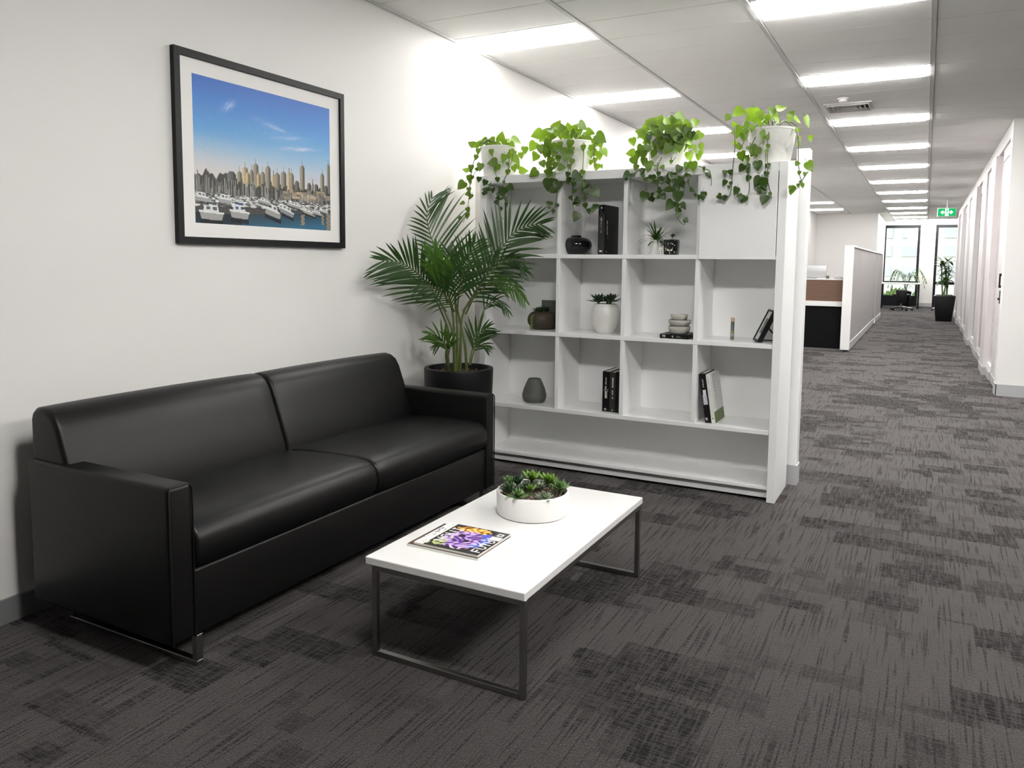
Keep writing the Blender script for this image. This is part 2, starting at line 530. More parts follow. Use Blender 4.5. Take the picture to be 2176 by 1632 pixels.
# windows
def window(name, x0, x1):
    fr = bmesh.new(); w = .075; y0, y1 = YE + .02, YE + .12
    add_box(fr, x0, x0 + w, y0, y1, 0, 2.67); add_box(fr, x1 - w, x1, y0, y1, 0, 2.67)
    add_box(fr, x0 + w, x1 - w, y0, y1, 2.58, 2.67); add_box(fr, x0 + w, x1 - w, y0, y1, .73, .82)
    o = structure(obj(name, fr, M_wframe))
    obj('sill_panel', box(x0 + w, x1 - w, y0, y1, 0, .34), M_wframe, o)
    obj('pane', box(x0 + w, x1 - w, y0 + .045, y0 + .053, .82, 2.58), M_glass, o)
    obj('pane', box(x0 + w, x1 - w, y0 + .045, y0 + .053, .34, .73), M_glass, o)
window('window_1', -1.30, -.215)
window('window_2', .225, 1.36)

# ceiling: slab, tiles, rails, lights
ceil = structure(obj('ceiling', box(XL - .2, 8, -9.3, YE + .3, ZC + .03, ZC + .13), M_tile))
bm = box(1.02, 8, -9.3, 9.3, ZC + .002, ZC + .03)
obj('plasterboard', bm, M_wall, ceil)
bm = box(XL, 1.02, -9.3, 2.5, ZC + .002, ZC + .03)
obj('plasterboard', bm, M_wall, ceil)
bm = box(.985, 8, 9.3, YE, ZC + .002, ZC + .03)
obj('plasterboard', bm, M_wall, ceil)
RAILS = [XL, -1.968, -.978, -.032, .985]
OFF = [-.085, -.045, 0, .03]
LC = [4.82, 6.80, 8.86, 10.92, 13.06, 15.33, 17.6, 19.9, 22.35, 24.45, 26.5, 28.3]
HB = .205
rows = []
y = LC[0] - HB
yy = []
while y > 2.6:
    y -= .403; yy.append(y)
rows = [(b, b + .403, False) for b in reversed(yy)]
for i, c in enumerate(LC):
    rows.append((c - HB, c + HB, True))
    nx = (LC[i + 1] - HB) if i + 1 < len(LC) else YE
    a = c + HB; n = 4 if i + 1 < len(LC) else 1
    for k in range(n): rows.append((a + (nx - a) * k / n, a + (nx - a) * (k + 1) / n, False))
LIGHTS = {(0, 0), (0, 1), (0, 2), (0, 3), (0, 5), (0, 7), (0, 8)} | {(2, i) for i in range(12)} | {(3, 11)}
ORD = ['first', 'second', 'third', 'fourth', 'fifth', 'sixth', 'seventh', 'eighth', 'ninth', 'tenth', 'eleventh', 'twelfth']
cache = {}
def tile_mesh(w, d):
    k = (round(w, 3), round(d, 3))
    if k not in cache:
        cache[k] = mesh_of('ceiling_tile', box(-w / 2, w / 2, -d / 2, d / 2, 0, .02, .004, 1), M_tile)
    return cache[k]
for ci in range(4):
    x0, x1 = RAILS[ci] + (.012 if ci else 0), RAILS[ci + 1] - .012
    li = -1
    for (a, b, isl) in rows:
        if isl: li += 1
        if ci < 2 and a > 24.2 and ci == 0: continue
        a2, b2 = a + OFF[ci], b + OFF[ci]
        if isl and (ci, li) in LIGHTS: continue
        t = bpy.data.objects.new('ceiling_tile', tile_mesh(x1 - x0 - .004, b2 - a2 - .005))
        link(t, ceil, Matrix.Translation(((x0 + x1) / 2, (a2 + b2) / 2, ZC)))
for x in RAILS[1:4]:
    obj('ceiling_rail', box(x - .0125, x + .0125, 2.5, YE, ZC - .006, ZC + .012), M_rail, ceil)

LBL_A = {0: 'ceiling light nearest the camera along the left wall, washing the white wall beside it',
         1: 'second ceiling light along the left wall, above the second hanging plant',
         2: 'ceiling light seen between the third and fourth hanging plants, upper of the two',
         3: 'ceiling light seen between the third and fourth hanging plants, just above the bookcase top',
         5: 'ceiling light almost hidden behind the bookcase end post, only a corner showing',
         7: 'upper of two ceiling lights before the white reception wall',
         8: 'lower of two ceiling lights before the white reception wall'}
def light(ci, li, label, grp, xs=None, yc=None, ZC=ZC):
    x0, x1 = xs or (RAILS[ci] + .014, RAILS[ci + 1] - .014)
    c = yc if yc is not None else LC[li] + OFF[ci]
    t = thing('ceiling_light', label, 'ceiling light', ((x0 + x1) / 2, c, ZC), grp)
    fr = bmesh.new()
    add_box(fr, x0, x1, c - .20, c + .20, ZC + .02, ZC + .03)
    for s in (-1, 1):
        add_box(fr, x0, x1, c + s * .2 - (.016 if s > 0 else 0), c + s * .2 + (.016 if s < 0 else 0), ZC, ZC + .02)
    add_box(fr, x0, x0 + .014, c - .184, c + .184, ZC, ZC + .02); add_box(fr, x1 - .014, x1, c - .184, c + .184, ZC, ZC + .02)
    add_box(fr, x0 + .014, x1 - .014, c - .03, c + .03, ZC, ZC + .02)
    obj('housing', fr, M_tray, t)
    for s in (-1, 1):
        yc = c + s * .078
        obj('tube', box(x0 + .03, x1 - .03, yc - .040, yc + .040, ZC - .022, ZC + .016, .012, 2), M_tube_w if ci == 0 else M_tube_s if ci == 9 else M_tube, t, smooth=True)
for li in (0, 1, 2, 3, 5, 7, 8):
    light(0, li, LBL_A[li], 'twin tube lights along the left wall')
for li in range(12):
    lab = '%s twin tube ceiling light from the camera in the long central corridor row' % ORD[li]
    if li == 0: lab = 'nearest ceiling light of the central row, cut off by the top picture edge'
    if li == 11: lab = 'farthest twin tube ceiling light of the central row, next to the far windows'
    if li == 2: lab = 'third twin tube ceiling light of the central row, just beyond the air vent'
    light(2, li, lab, 'twin tube lights in the central row')
light(3, 11, 'lone ceiling light beyond the green exit sign, close to the right far window', None)

# the same fittings go on over the seating area, above and behind the view
for xs, yc, lab in (((-.964, -.046), 1.38, 'ceiling light of the central row before the near table end, out of view'),
                    ((1.1, 2.0), 5.75, 'ceiling light right of the corridor, level with the bookcase'),
                    ((1.1, 2.0), 3.73, 'ceiling light right of the corridor, level with the coffee table'), ((1.1, 2.0), 1.72, 'ceiling light right of the corridor, nearest the camera')):
    light(9, 0, lab, 'ceiling lights over the seating area', xs, yc, ZC - .03)

# air vent and detector
vt = thing('air_vent', 'square white louvred air vent in the ceiling between second and third central lights', 'vent', (-.705, 7.98, ZC))
x0, x1, y0, y1 = -.915, -.505, 7.80, 8.17
fr = bmesh.new()
for q in ((x0, x1, y0, y0 + .03), (x0, x1, y1 - .03, y1), (x0, x0 + .03, y0 + .03, y1 - .03), (x1 - .03, x1, y0 + .03, y1 - .03)):
    add_box(fr, *q, ZC - .012, ZC)
obj('frame', fr, M_vent, vt)
obj('backing', box(x0 + .03, x1 - .03, y0 + .03, y1 - .03, ZC - .002, ZC - .0005), M_dark, vt)
for k in range(4):
    d = .045 + k * .038
    b = bmesh.new()
    a0, a1, b0, b1 = x0 + d, x1 - d, y0 + d * .9, y1 - d * .9
    zt, zb = ZC - .003, ZC - .026
    for (A, B) in (((a0, b0), (a1, b0)), ((a1, b0), (a1, b1)), ((a1, b1), (a0, b1)), ((a0, b1), (a0, b0))):
        cx_, cy_ = (a0 + a1) / 2, (b0 + b1) / 2
        g = lambda p, s: (cx_ + (p[0] - cx_) * s, cy_ + (p[1] - cy_) * s)
        s2 = 1 + .022 / max(.03, (a1 - a0) / 2)
        vs = [b.verts.new((*A, zt)), b.verts.new((*B, zt)), b.verts.new((*g(B, s2), zb)), b.verts.new((*g(A, s2), zb))]
        vs2 = [b.verts.new((v.co.x, v.co.y, v.co.z + .003)) for v in vs]
        b.faces.new(vs); b.faces.new(vs2[::-1])
        for i in range(4): b.faces.new((vs[i], vs[(i + 1) % 4], vs2[(i + 1) % 4], vs2[i]))
    obj('louvre', b, M_vent, vt)
sd = thing('smoke_detector', 'small round white smoke detector on the ceiling beside the air vent', 'detector', (-.727, 7.60, ZC))
obj('base', lathe([(0, 0), (.05, 0), (.05, -.012), (.0, -.012)], (-.727, 7.60, ZC), 24), M_vent, sd, True)
obj('dome', lathe([(.036, -.012), (.034, -.03), (.022, -.038), (0, -.04)], (-.727, 7.60, ZC), 24), M_vent, sd, True)

# exit sign
ex = thing('exit_sign', 'green running man exit sign hanging from the corridor ceiling', 'sign', (.346, 20, 2.43))
ey = 20.0
obj('casing', box(.160, .532, ey, ey + .05, 2.43, 2.625, .006), M_white, ex)
obj('hanger', box(.336, .356, ey + .015, ey + .035, 2.625, 2.80), M_white, ex)
obj('face', box(.172, .520, ey - .004, ey, 2.442, 2.613), M_green, ex)
def flat(pts, y, th, M, nm):
    b = bmesh.new()
    f = [b.verts.new((p[0], y, p[1])) for p in pts]; g = [b.verts.new((p[0], y + th, p[1])) for p in pts]
    b.faces.new(f); b.faces.new(g[::-1]); n = len(pts)
    for i in range(n): b.faces.new((f[i], f[(i + 1) % n], g[(i + 1) % n], g[i]))
    return obj(nm, b, M, ex)
flat([(.312, 2.448), (.38, 2.448), (.38, 2.607), (.312, 2.607)], ey - .007, .003, M_exitw, 'doorway_symbol')
for s in (-1, 1):
    c = .346
    flat([(c + s * .125, 2.527), (c + s * .075, 2.575), (c + s * .075, 2.545), (c + s * .045, 2.545), (c + s * .045, 2.509), (c + s * .075, 2.509), (c + s * .075, 2.479)], ey - .007, .003, M_exitw, 'arrow_symbol')
b = bmesh.new()
for P_ in ([(.340, 2.585), (.356, 2.585), (.356, 2.600), (.340, 2.600)], [(.334, 2.535), (.354, 2.53), (.362, 2.58), (.342, 2.583)], [(.334, 2.535), (.345, 2.535), (.338, 2.49), (.322, 2.465), (.316, 2.472), (.329, 2.497)],
           [(.345, 2.535), (.356, 2.532), (.370, 2.508), (.362, 2.47), (.354, 2.472), (.359, 2.505)], [(.342, 2.578), (.342, 2.568), (.326, 2.56), (.322, 2.54), (.316, 2.542), (.320, 2.566)], [(.358, 2.578), (.375, 2.556), (.37, 2.55), (.356, 2.565)]):
    f = [b.verts.new((p[0], ey - .009, p[1])) for p in P_]; g = [b.verts.new((p[0], ey - .007, p[1])) for p in P_]
    b.faces.new(f); b.faces.new(g[::-1])
    for i in range(len(P_)): b.faces.new((f[i], f[(i + 1) % len(P_)], g[(i + 1) % len(P_)], g[i]))
obj('running_man_symbol', b, M_green, ex)

# glazed office front along the right of the corridor
gp = thing('glazed_partition', 'long glazed office front with white posts along the right of the corridor', 'partition', (.76, 16.8, 0))
def gbox(nm, y0, y1, z0, z1, x0, x1, M, parent=None, bev=.004):
    return obj(nm, box(x0, x1, y0, y1, z0, z1, bev if M not in (M_glass, M_glass_p) else 0, 1), M, parent or gp)
gbox('head_rail', 9.55, 24.0, 2.64, 2.80, .70, .80, M_pwhite)
gbox('base_rail', 10.5, 24.0, .10, .17, .715, .80, M_white)
gbox('skirting', 10.5, 24.0, 0, .10, .705, .80, M_skirt)
for a, b_, x0 in ((11.02, 11.72, .672), (13.05, 13.95, .70), (15.0, 16.3, .672), (18.1, 19.0, .70), (20.4, 21.3, .672), (23.5, 24.0, .69)):
    gbox('post', a, b_, .10, 2.64, x0, .80, M_pwhite)
    gbox('post_skirting', a - .006, b_ + .006, 0, .10, x0 - .006, .80, M_skirt)
for a, b_ in ((12.62, 13.05), (17.25, 18.1)):
    gbox('door_jamb', a, b_, .10, 2.64, .725, .79, M_frame_p)
for a, b_, M in ((11.72, 12.62, M_glass), (13.95, 15.0, M_glass_p), (16.3, 17.25, M_glass), (19.0, 20.4, M_glass_p), (21.3, 23.5, M_glass_p)):
    gbox('glass_pane', a, b_, .17, 2.50, .748, .756, M)
    gbox('bead', a, a + .05, .17, 2.50, .74, .765, M_frame_p); gbox('bead', b_ - .05, b_, .17, 2.50, .74, .765, M_frame_p)
    gbox('door_head' if M is M_glass else 'transom', a, b_, 2.50, 2.64, .735, .775, M_dark if M is M_glass else M_frame_p)
gbox('side_light', 10.52, 11.02, .10, 2.64, .738, .76, M_pinkish)
gbox('gap_strip', 10.46, 10.52, .0, 2.64, .755, .80, M_dark)
dr = thing('office_door', 'white office door with black lever handle and lock at the right corridor corner', 'door', (.74, 10.0, 0))
obj('leaf', box(.722, .765, 9.58, 10.46, .01, 2.50, .004, 1), M_pwhite, dr)
obj('frame_head', box(.715, .80, 9.55, 10.5, 2.50, 2.64, .004, 1), M_frame_p, dr)
obj('skirting', box(.716, .724, 9.60, 10.44, .01, .10), M_skirt, dr)
h = bmesh.new()
add_box(h, .700, .722, 9.70, 9.86, 1.10, 1.125, .004); add_box(h, .700, .722, 9.70, 9.86, 1.225, 1.25, .004); add_box(h, .690, .705, 9.70, 9.73, 1.10, 1.25, .004)
obj('handle', h, M_black, dr)
h = bmesh.new(); add_box(h, .706, .722, 9.69, 9.80, .93, 1.07, .005); add_box(h, .692, .71, 9.70, 9.83, .97, .99, .004)
obj('lock', h, M_black, dr)
# room behind the glass
structure(obj('wall_office', box(3.4, 3.5, 9.55, 24, 0, ZC + .02), M_wall))

# reception counter, desk screen
cy0 = 13.25
rc = thing('reception_counter', 'white and walnut reception counter with black front panel behind the bookcase', 'counter', (-2.0, cy0 + .3, 0))
obj('front_panel', box(-2.75, -1.14, cy0, cy0 + .03, 0.0, .67), M_blackm, rc)
obj('worktop', box(-2.75, -1.14, cy0 - .05, cy0 + .75, .675, .752, .004), M_white, rc)
obj('wood_fascia', box(-2.75, -1.14, cy0 - .02, cy0 + .01, .754, 1.09), M_wood, rc)
obj('upper_shelf', box(-2.75, -1.14, cy0 - .03, cy0 + .33, 1.092, 1.107, .002), M_white, rc)
obj('end_panel', box(-2.79, -2.752, cy0, cy0 + .73, 0, 1.09), M_white, rc)
ds = thing('desk_screen', 'tall white edged grey panel office screen beside the reception counter', 'screen', (-1.05, 17.3, 0))
obj('end_panel', box(-1.112, -.978, 12.88, 12.93, .025, 1.625, .004), M_white, ds)
ye = [12.93, 14.75, 16.55, 19.35, 21.8]
for i in range(4):
    sh = .0 if i < 3 else .02
    obj('fabric_panel', box(-1.075, -.992 + sh, ye[i] + .008, ye[i + 1] - .008, .14, 1.595, .006), M_fabric, ds)
    obj('kickboard', box(-1.09, -.982 + sh, ye[i], ye[i + 1], .02, .135, .002), M_white, ds)
    obj('top_cap', box(-1.09, -.98 + sh, ye[i], ye[i + 1], 1.60, 1.625, .002), M_white, ds)
for yf in (12.91, 17, 21.7):
    obj('foot', box(-1.07, -1.02, yf - .015, yf + .015, 0, .022), M_black, ds)
mo = thing('computer_monitor', 'silver computer monitor standing on the reception counter', 'monitor', (-1.62, 13.5, 1.107))
obj('screen_back', box(-1.87, -1.415, 13.44, 13.47, 1.118, 1.318, .008), M_alum, mo, True)
obj('stand', box(-1.74, -1.56, 13.47, 13.55, 1.107, 1.122, .003), M_alum, mo)
obj('neck', box(-1.68, -1.62, 13.468, 13.49, 1.12, 1.24, .003), M_alum, mo)
cpp = thing('dark_cup', 'tiny dark cup on the reception counter beside the monitor', 'cup', (-1.385, 13.36, 1.107))
obj('body', lathe([(0, 0), (.022, 0), (.026, .05), (.022, .05), (.019, .006), (0, .006)], (-1.385, 13.36, 1.107), 20), M_stone, cpp, True)
ph = thing('desk_phone', 'small grey desk phone on the reception counter next to the screen end', 'phone', (-1.22, 13.38, 1.107))
obj('body', box(-1.285, -1.155, 13.33, 13.43, 1.107, 1.128, .006), M_alum, ph)
obj('handset', add_tube(bmesh.new(), smooth_path([(-1.275, 13.38, 1.135), (-1.24, 13.38, 1.15), (-1.2, 13.38, 1.15), (-1.165, 13.38, 1.135)]), .011, 8), M_ceram, ph, True)

# ------------------------------------------------------------------ sofa
sf = thing('sofa', 'black leather two seat sofa with square arms and steel sled legs', 'sofa', (-2.39, 2.59, 0))
Y0, Y1, YS = 1.561, 3.617, 2.585
XB, XF = -2.757, -2.024
for a, b_ in ((Y0, Y0 + .092), (Y1 - .092, Y1)):
    o = obj('arm', box(XB, XF, a, b_, .102, .615, .016, 4), M_leather, sf, True, 60)
    ins = .004
    pts = [(XF + .001, a + ins, .105), (XF + .001, a + ins, .600), (XF - .006, a + .012, .6115), (XF - .006, b_ - .012, .6115), (XF + .001, b_ - ins, .600), (XF + .001, b_ - ins, .105)]
    obj('piping', add_tube(bmesh.new(), pts, .0032, 6), M_piping, o, True)
SEAT = [(-2.64, .326), (-2.05, .326), (-2.030, .334), (-2.016, .355), (-2.010, .385), (-2.012, .415), (-2.020, .440), (-2.038, .460), (-2.066, .472), (-2.12, .478), (-2.25, .478), (-2.40, .472), (-2.52, .460), (-2.64, .445)]
for a, b_ in ((Y0 + .094, YS - .001), (YS + .001, Y1 - .094)):
    o = obj('seat_cushion', loft_y(SEAT, a, b_, .016, .006, 5, 14), M_leather, sf, True, 80)
    for yy_ in (a + .006, b_ - .006):
        pr = inset(SEAT, .0105)[1:12]
        obj('piping', add_tube(bmesh.new(), [(p.x, yy_, p.y) for p in pr], .0030, 6), M_piping, o, True)
BACK = [(-2.757, .30), (-2.50, .30), (-2.508, .44), (-2.520, .50), (-2.555, .60), (-2.585, .68), (-2.605, .735), (-2.628, .772), (-2.660, .793), (-2.695, .800), (-2.728, .796), (-2.748, .780), (-2.757, .755), (-2.757, .5)]
YB_ = 2.575
for a, b_ in ((Y0 + .016, YB_ - .001), (YB_ + .001, 3.555)):
    o = obj('back_cushion', loft_y(BACK, a, b_, .020, .006, 6, 14), M_leather, sf, True, 80)
    for yy_ in (a + .008, b_ - .008):
        pr = inset(BACK, .012)[2:13]
        obj('piping', add_tube(bmesh.new(), [(p.x, yy_, p.y) for p in pr], .0032, 6), M_piping, o, True)
obj('front_rail', box(-2.70, -2.028, Y0 + .093, Y1 - .093, .105, .325, .010, 3), M_leather, sf, True, 60)
obj('back_panel', box(-2.75, -2.70, Y0 + .093, Y1 - .093, .105, .60, .006, 2), M_leather, sf, True, 60)
for yc in (Y0 + .105, Y1 - .105):
    b = bmesh.new()
    add_box(b, -2.70, -2.026, yc - .013, yc + .013, 0, .018, .002, 1)
    add_box(b, -2.048, -2.026, yc - .013, yc + .013, .018, .104, .001, 1); add_box(b, -2.70, -2.678, yc - .013, yc + .013, .018, .104, .001, 1)
    obj('sled_leg', b, M_steel, sf)

# ------------------------------------------------------------------ coffee table
ct = thing('coffee_table', 'low white gloss coffee table on dark steel frame in front of the sofa', 'table', (-1.3, 2.52, 0))
TX0, TX1, TY0, TY1, TZ = -1.597, -1.001, 1.980, 3.070, .342
obj('tabletop', box(TX0, TX1, TY0, TY1, .3155, TZ, .003, 2), M_gloss, ct)
w = .019
fx0, fx1 = -1.578, -1.004
for yc in (1.990, 3.042):
    b = bmesh.new()
    add_box(b, fx0, fx0 + w, yc, yc + w, 0, .3145, .0015, 1); add_box(b, fx1 - w, fx1, yc, yc + w, 0, .3145, .0015, 1)
    add_box(b, fx0 + w, fx1 - w, yc, yc + w, 0, w, .001, 1); add_box(b, fx0 + w, fx1 - w, yc, yc + w, .3145 - w, .3145, .001, 1)
    obj('leg_frame', b, M_dsteel, ct)
for xc in (fx0, fx1 - w):
    obj('side_rail', box(xc, xc + w, 1.990 + w, 3.042, .3145 - w, .3145, .001, 1), M_dsteel, ct)

# succulent bowl
BC = Vector((-1.316, 2.662, TZ))
sb = thing('succulent_bowl', 'round white ceramic bowl of mixed succulents on the coffee table', 'planter', BC)
obj('bowl', lathe([(0, 0), (.128, 0), (.137, .004), (.1405, .02), (.1415, .088), (.1395, .092), (.135, .092), (.133, .085), (.132, .068), (0, .066)], BC, 72), M_ceram_m, sb, True, 50)
obj('soil', lathe([(0, .074), (.06, .073), (.11, .072), (.133, .068)], BC, 40), M_soil, sb, True)
b = bmesh.new()
for _ in range(150):
    a, r = random.uniform(0, 2 * PI), .128 * math.sqrt(random.random())
    s = random.uniform(.003, .008)
    c = BC + Vector((r * math.cos(a), r * math.sin(a), .073))
    t = bmesh.new(); bmesh.ops.create_icosphere(t, subdivisions=1, radius=s); merge(b, t, Matrix.Translation(c) @ Matrix.Diagonal((1, 1.2, .7, 1)))
o = obj('pebbles', b, mat('bark_and_pebble', srgb(120, 98, 88), .9, var=.5, vscale=60), sb); o['kind'] = 'stuff'

def succ_leaf_mesh(nm, M, wid=.34, thick=.10, tip=.8, n=6):
    b = bmesh.new(); rings = []
    for i in range(n + 1):
        t = i / n
        w_ = wid * .5 * (math.sin(PI * min(1, .18 + t * .82)) ** .7) * (1 if t < tip else max(.02, (1 - t) / (1 - tip)))
        zc = .18 * t * t
        th = thick * .5 * (1 - t * .8)
        rings.append([b.verts.new((t, w_, zc + th * .3)), b.verts.new((t, 0, zc + th * -.7 + .0)), b.verts.new((t, -w_, zc + th * .3)), b.verts.new((t, 0, zc + th * .5))])
    for A, B in zip(rings, rings[1:]):
        for k in range(4): b.faces.new((A[k], A[(k + 1) % 4], B[(k + 1) % 4], B[k]))
    b.faces.new(rings[0]); b.faces.new(rings[-1])
    return mesh_of(nm, b, M, True)
SL = {k: succ_leaf_mesh('leaf', M, w_, th) for k, M, w_, th in (('g', M_succ, .48, .16), ('y', M_succ_y, .55, .08), ('s', M_succ_g, .42, .16), ('d', M_succ_d, .50, .16))}
def rosette(parent, c, R, kind, rings_=3, per=7, up=.25, lab=None, rise=.0):
    c = Vector(c)
    st = obj('succulent', add_tube(bmesh.new(), [c, c + Vector((0, 0, .012 + rise))], .004 + R * .06, 6), M_succ, parent, True)
    if lab: st['label'] = lab
    for i in range(rings_):
        n = per - i
        for k in range(n):
            a = 2 * PI * k / n + i * .5 + random.uniform(-.15, .15)
            el = up + i * .42 + random.uniform(-.1, .1)
            d = Vector((math.cos(a) * math.cos(el), math.sin(a) * math.cos(el), math.sin(el)))
            nr = Vector((-math.cos(a) * math.sin(el), -math.sin(a) * math.sin(el), math.cos(el)))
            s = R * (1 - .2 * i) * random.uniform(.88, 1.1)
            lf = bpy.data.objects.new('leaf', SL[kind])
            link(lf, st, frame_matrix(c + Vector((0, 0, .008 + rise + i * .004)), d, nr, s))
for px, py, R, k, u_, rise, n_ in ((1080, 1044, 0.047, 'd', .35, 0.009, 3), (1100, 1030, 0.043, 'd', .55, 0.015, 3), (1101, 1055, 0.048, 'g', .12, 0.005, 3), (1130, 1024, 0.048, 'y', .45, 0.020, 3), (1128, 1042, 0.029, 'y', .5, 0.010, 2),
                               (1160, 1058, 0.043, 's', .15, 0.002, 3), (1164, 1026, 0.043, 'y', .4, 0.018, 3), (1190, 1040, 0.048, 'g', .30, 0.010, 3), (1074, 1030, 0.040, 'g', .7, 0.012, 2), (1118, 1036, 0.034, 'd', .4, 0.005, 2), (1184, 1026, 0.040, 'y', .6, 0.013, 2), (1148, 1034, 0.031, 's', .3, 0.005, 2)):
    p = at_z(px, py + 4, TZ + .085)
    v = p - BC; v.z = 0
    if v.length > .108: v = v.normalized() * .108
    rosette(sb, BC + v + Vector((0, 0, .073)), R * 1.08, k, n_, 8 if k != 'y' else 6, u_, None, rise)

# magazines
def mag_img(w, h):
    return np.ones((h, w, 3)) * np.array((.93, .92, .91))
ma = thing('magazine', 'lower magazine with a brown and orange cover strip showing, under the purple magazine', 'magazine', (-1.39, 2.245, TZ))
obj('pages', box(-1.532, -1.250, 2.128, 2.362, TZ + .0003, TZ + .0080), M_paper, ma)
im = mag_img(90, 75)
im[:, :] = (.35, .26, .22)
im[40:66, 4:18] = (.62, .36, .20); im[46:60, 6:15] = (.86, .72, .52); im[:20, :] = (.22, .21, .21)
print_sheet('cover_print', im, (-1.532, 2.362, TZ + .0084), (.282, 0, 0), (0, -.234, 0), M_printg, ma)
mb = thing('magazine', 'upper magazine with purple and orange painted cover on the coffee table', 'magazine', (-1.38, 2.25, TZ + .009))
obj('pages', box(-1.510, -1.254, 2.134, 2.364, TZ + .0088, TZ + .0155), M_paper, mb)
Wd, Hd = 200, 180
im = mag_img(Wd, Hd)
yy_, xx_ = np.mgrid[0:Hd, 0:Wd]
u_, v_ = xx_ / Wd, yy_ / Hd
im[:, 30:] = (.20, .19, .19)
blob = lambda cx, cy, rx, ry, p=2: (np.abs((u_ - cx) / rx) ** p + np.abs((v_ - cy) / ry) ** p)
nz = np.kron(rng.random((Hd // 10, Wd // 10)), np.ones((10, 10)))
nzs = np.sin(u_ * 31 + 3 * np.sin(v_ * 17)) * np.cos(v_ * 27 + 2 * np.sin(u_ * 19))
m1 = blob(.48, .14, .28, .13) < 1 + .2 * nzs
im[m1] = np.array((.82, .58, .22)) ; im[m1 & (nzs > .35)] = (.95, .80, .48); im[m1 & (nzs < -.45)] = (.35, .20, .12)
m2 = blob(.54, .55, .30, .34, 2.4) < 1 + .12 * nzs
im[m2] = (.60, .45, .74); im[m2 & (nzs > .2)] = (.80, .68, .86); im[m2 & (nzs < -.3)] = (.34, .22, .50)
m3 = (blob(.76, .48, .14, .30) < 1) & (blob(.60, .52, .2, .3) > .75)
im[m3] = (.36, .40, .78); im[m3 & (nzs > .3)] = (.74, .80, .93)
im[(blob(.44, .42, .05, .06) < 1) | (blob(.60, .58, .045, .05) < 1)] = (.16, .10, .22)
im[(blob(.37, .56, .02, .02) < 1)] = (.9, .78, .3)
m4 = (blob(.30, .80, .10, .12) < 1) & (nzs > -.2); im[m4] = (.72, .74, .50)
m5 = (blob(.58, .88, .12, .05) < 1) & (nzs > 0); im[m5] = (.93, .82, .92)
stamp(im, 'NOUI', 36, 20, 5, (.88, .88, .87), 1)
im[150:168, 30:36] = (.8, .82, .6)

stamp(im, 'FUTU', 166, 66, 4, (.95, .94, .93), 1)
im[4:60, 164:196] = (.32, .31, .31); im[14:34, 172:190] = (.86, .86, .85); im[20:28, 176:186] = (.3, .3, .3)
im[40:66, 165:198] = (.90, .89, .88)
for _ in range(26):
    a = rng.integers(0, 22); c_ = rng.integers(4, Hd - 14)
    im[c_:c_ + rng.integers(3, 12), a:a + rng.integers(2, 6)] = rng.choice([.25, .45, .6])
print_sheet('cover_print', im, (-1.510, 2.364, TZ + .0159), (.256, 0, 0), (0, -.230, 0), M_printg, mb)

# ------------------------------------------------------------------ bookcase
BX0, BX1, BF, BB = -2.577, -.675, 4.391, 4.790
S1, S2, S3 = 1.372, .885, .404
TH = .025
bk = thing('bookcase', 'wide white open shelving unit of square cells against the low partition', 'bookcase', (-1.626, 4.6, 0))
obj('side_panel', box(BX0, BX0 + .046, BF, BB, 0, 1.820, .002, 1), M_white, bk)
obj('side_panel', box(BX1 - .045, BX1, BF - .002, BB, 0, 1.873, .002, 1), M_white, bk)
obj('top_panel', box(BX0, BX1 - .046, BF, BB, 1.821, 1.873, .002, 1), M_white, bk)
XI0, XI1 = BX0 + .047, BX1 - .046
YBP = 4.735
obj('back_panel', box(XI0, XI1, YBP, YBP + .018, .0, 1.820), M_white, bk)
for z in (S1, S2, S3):
    obj('shelf', box(XI0, XI1, BF + .004, YBP - .001, z - TH, z, .0015, 1), M_white, bk)
obj('bottom_shelf', box(XI0, XI1, BF + .004, YBP - .001, .069, .088, .0015, 1), M_white, bk)
obj('kickboard', box(XI0, XI1, 4.424, 4.442, .018, .068), M_white, bk)
DX = [(-2.030, -2.005), (-1.600, -1.574), (-1.160, -1.134)]
for i, (a, b_) in enumerate(DX):
    for z0, z1 in ((S2, S1 - TH), (S3, S2 - TH)):
        obj('divider', box(a, b_, BF + .007, YBP - .001, z0 + .0005, z1 - .0005, .0015, 1), M_white, bk)
    obj('divider', box(a, b_, BF + .012, YBP - .001, S1 + .0005, 1.8195, .0015, 1), M_white, bk)
obj('door', box(-1.138, XI1 - .002, BF - .012, BF + .003, S1 - TH + .001, 1.8195, .0015, 1), M_white, bk, label='flush white door closing the top right cell')

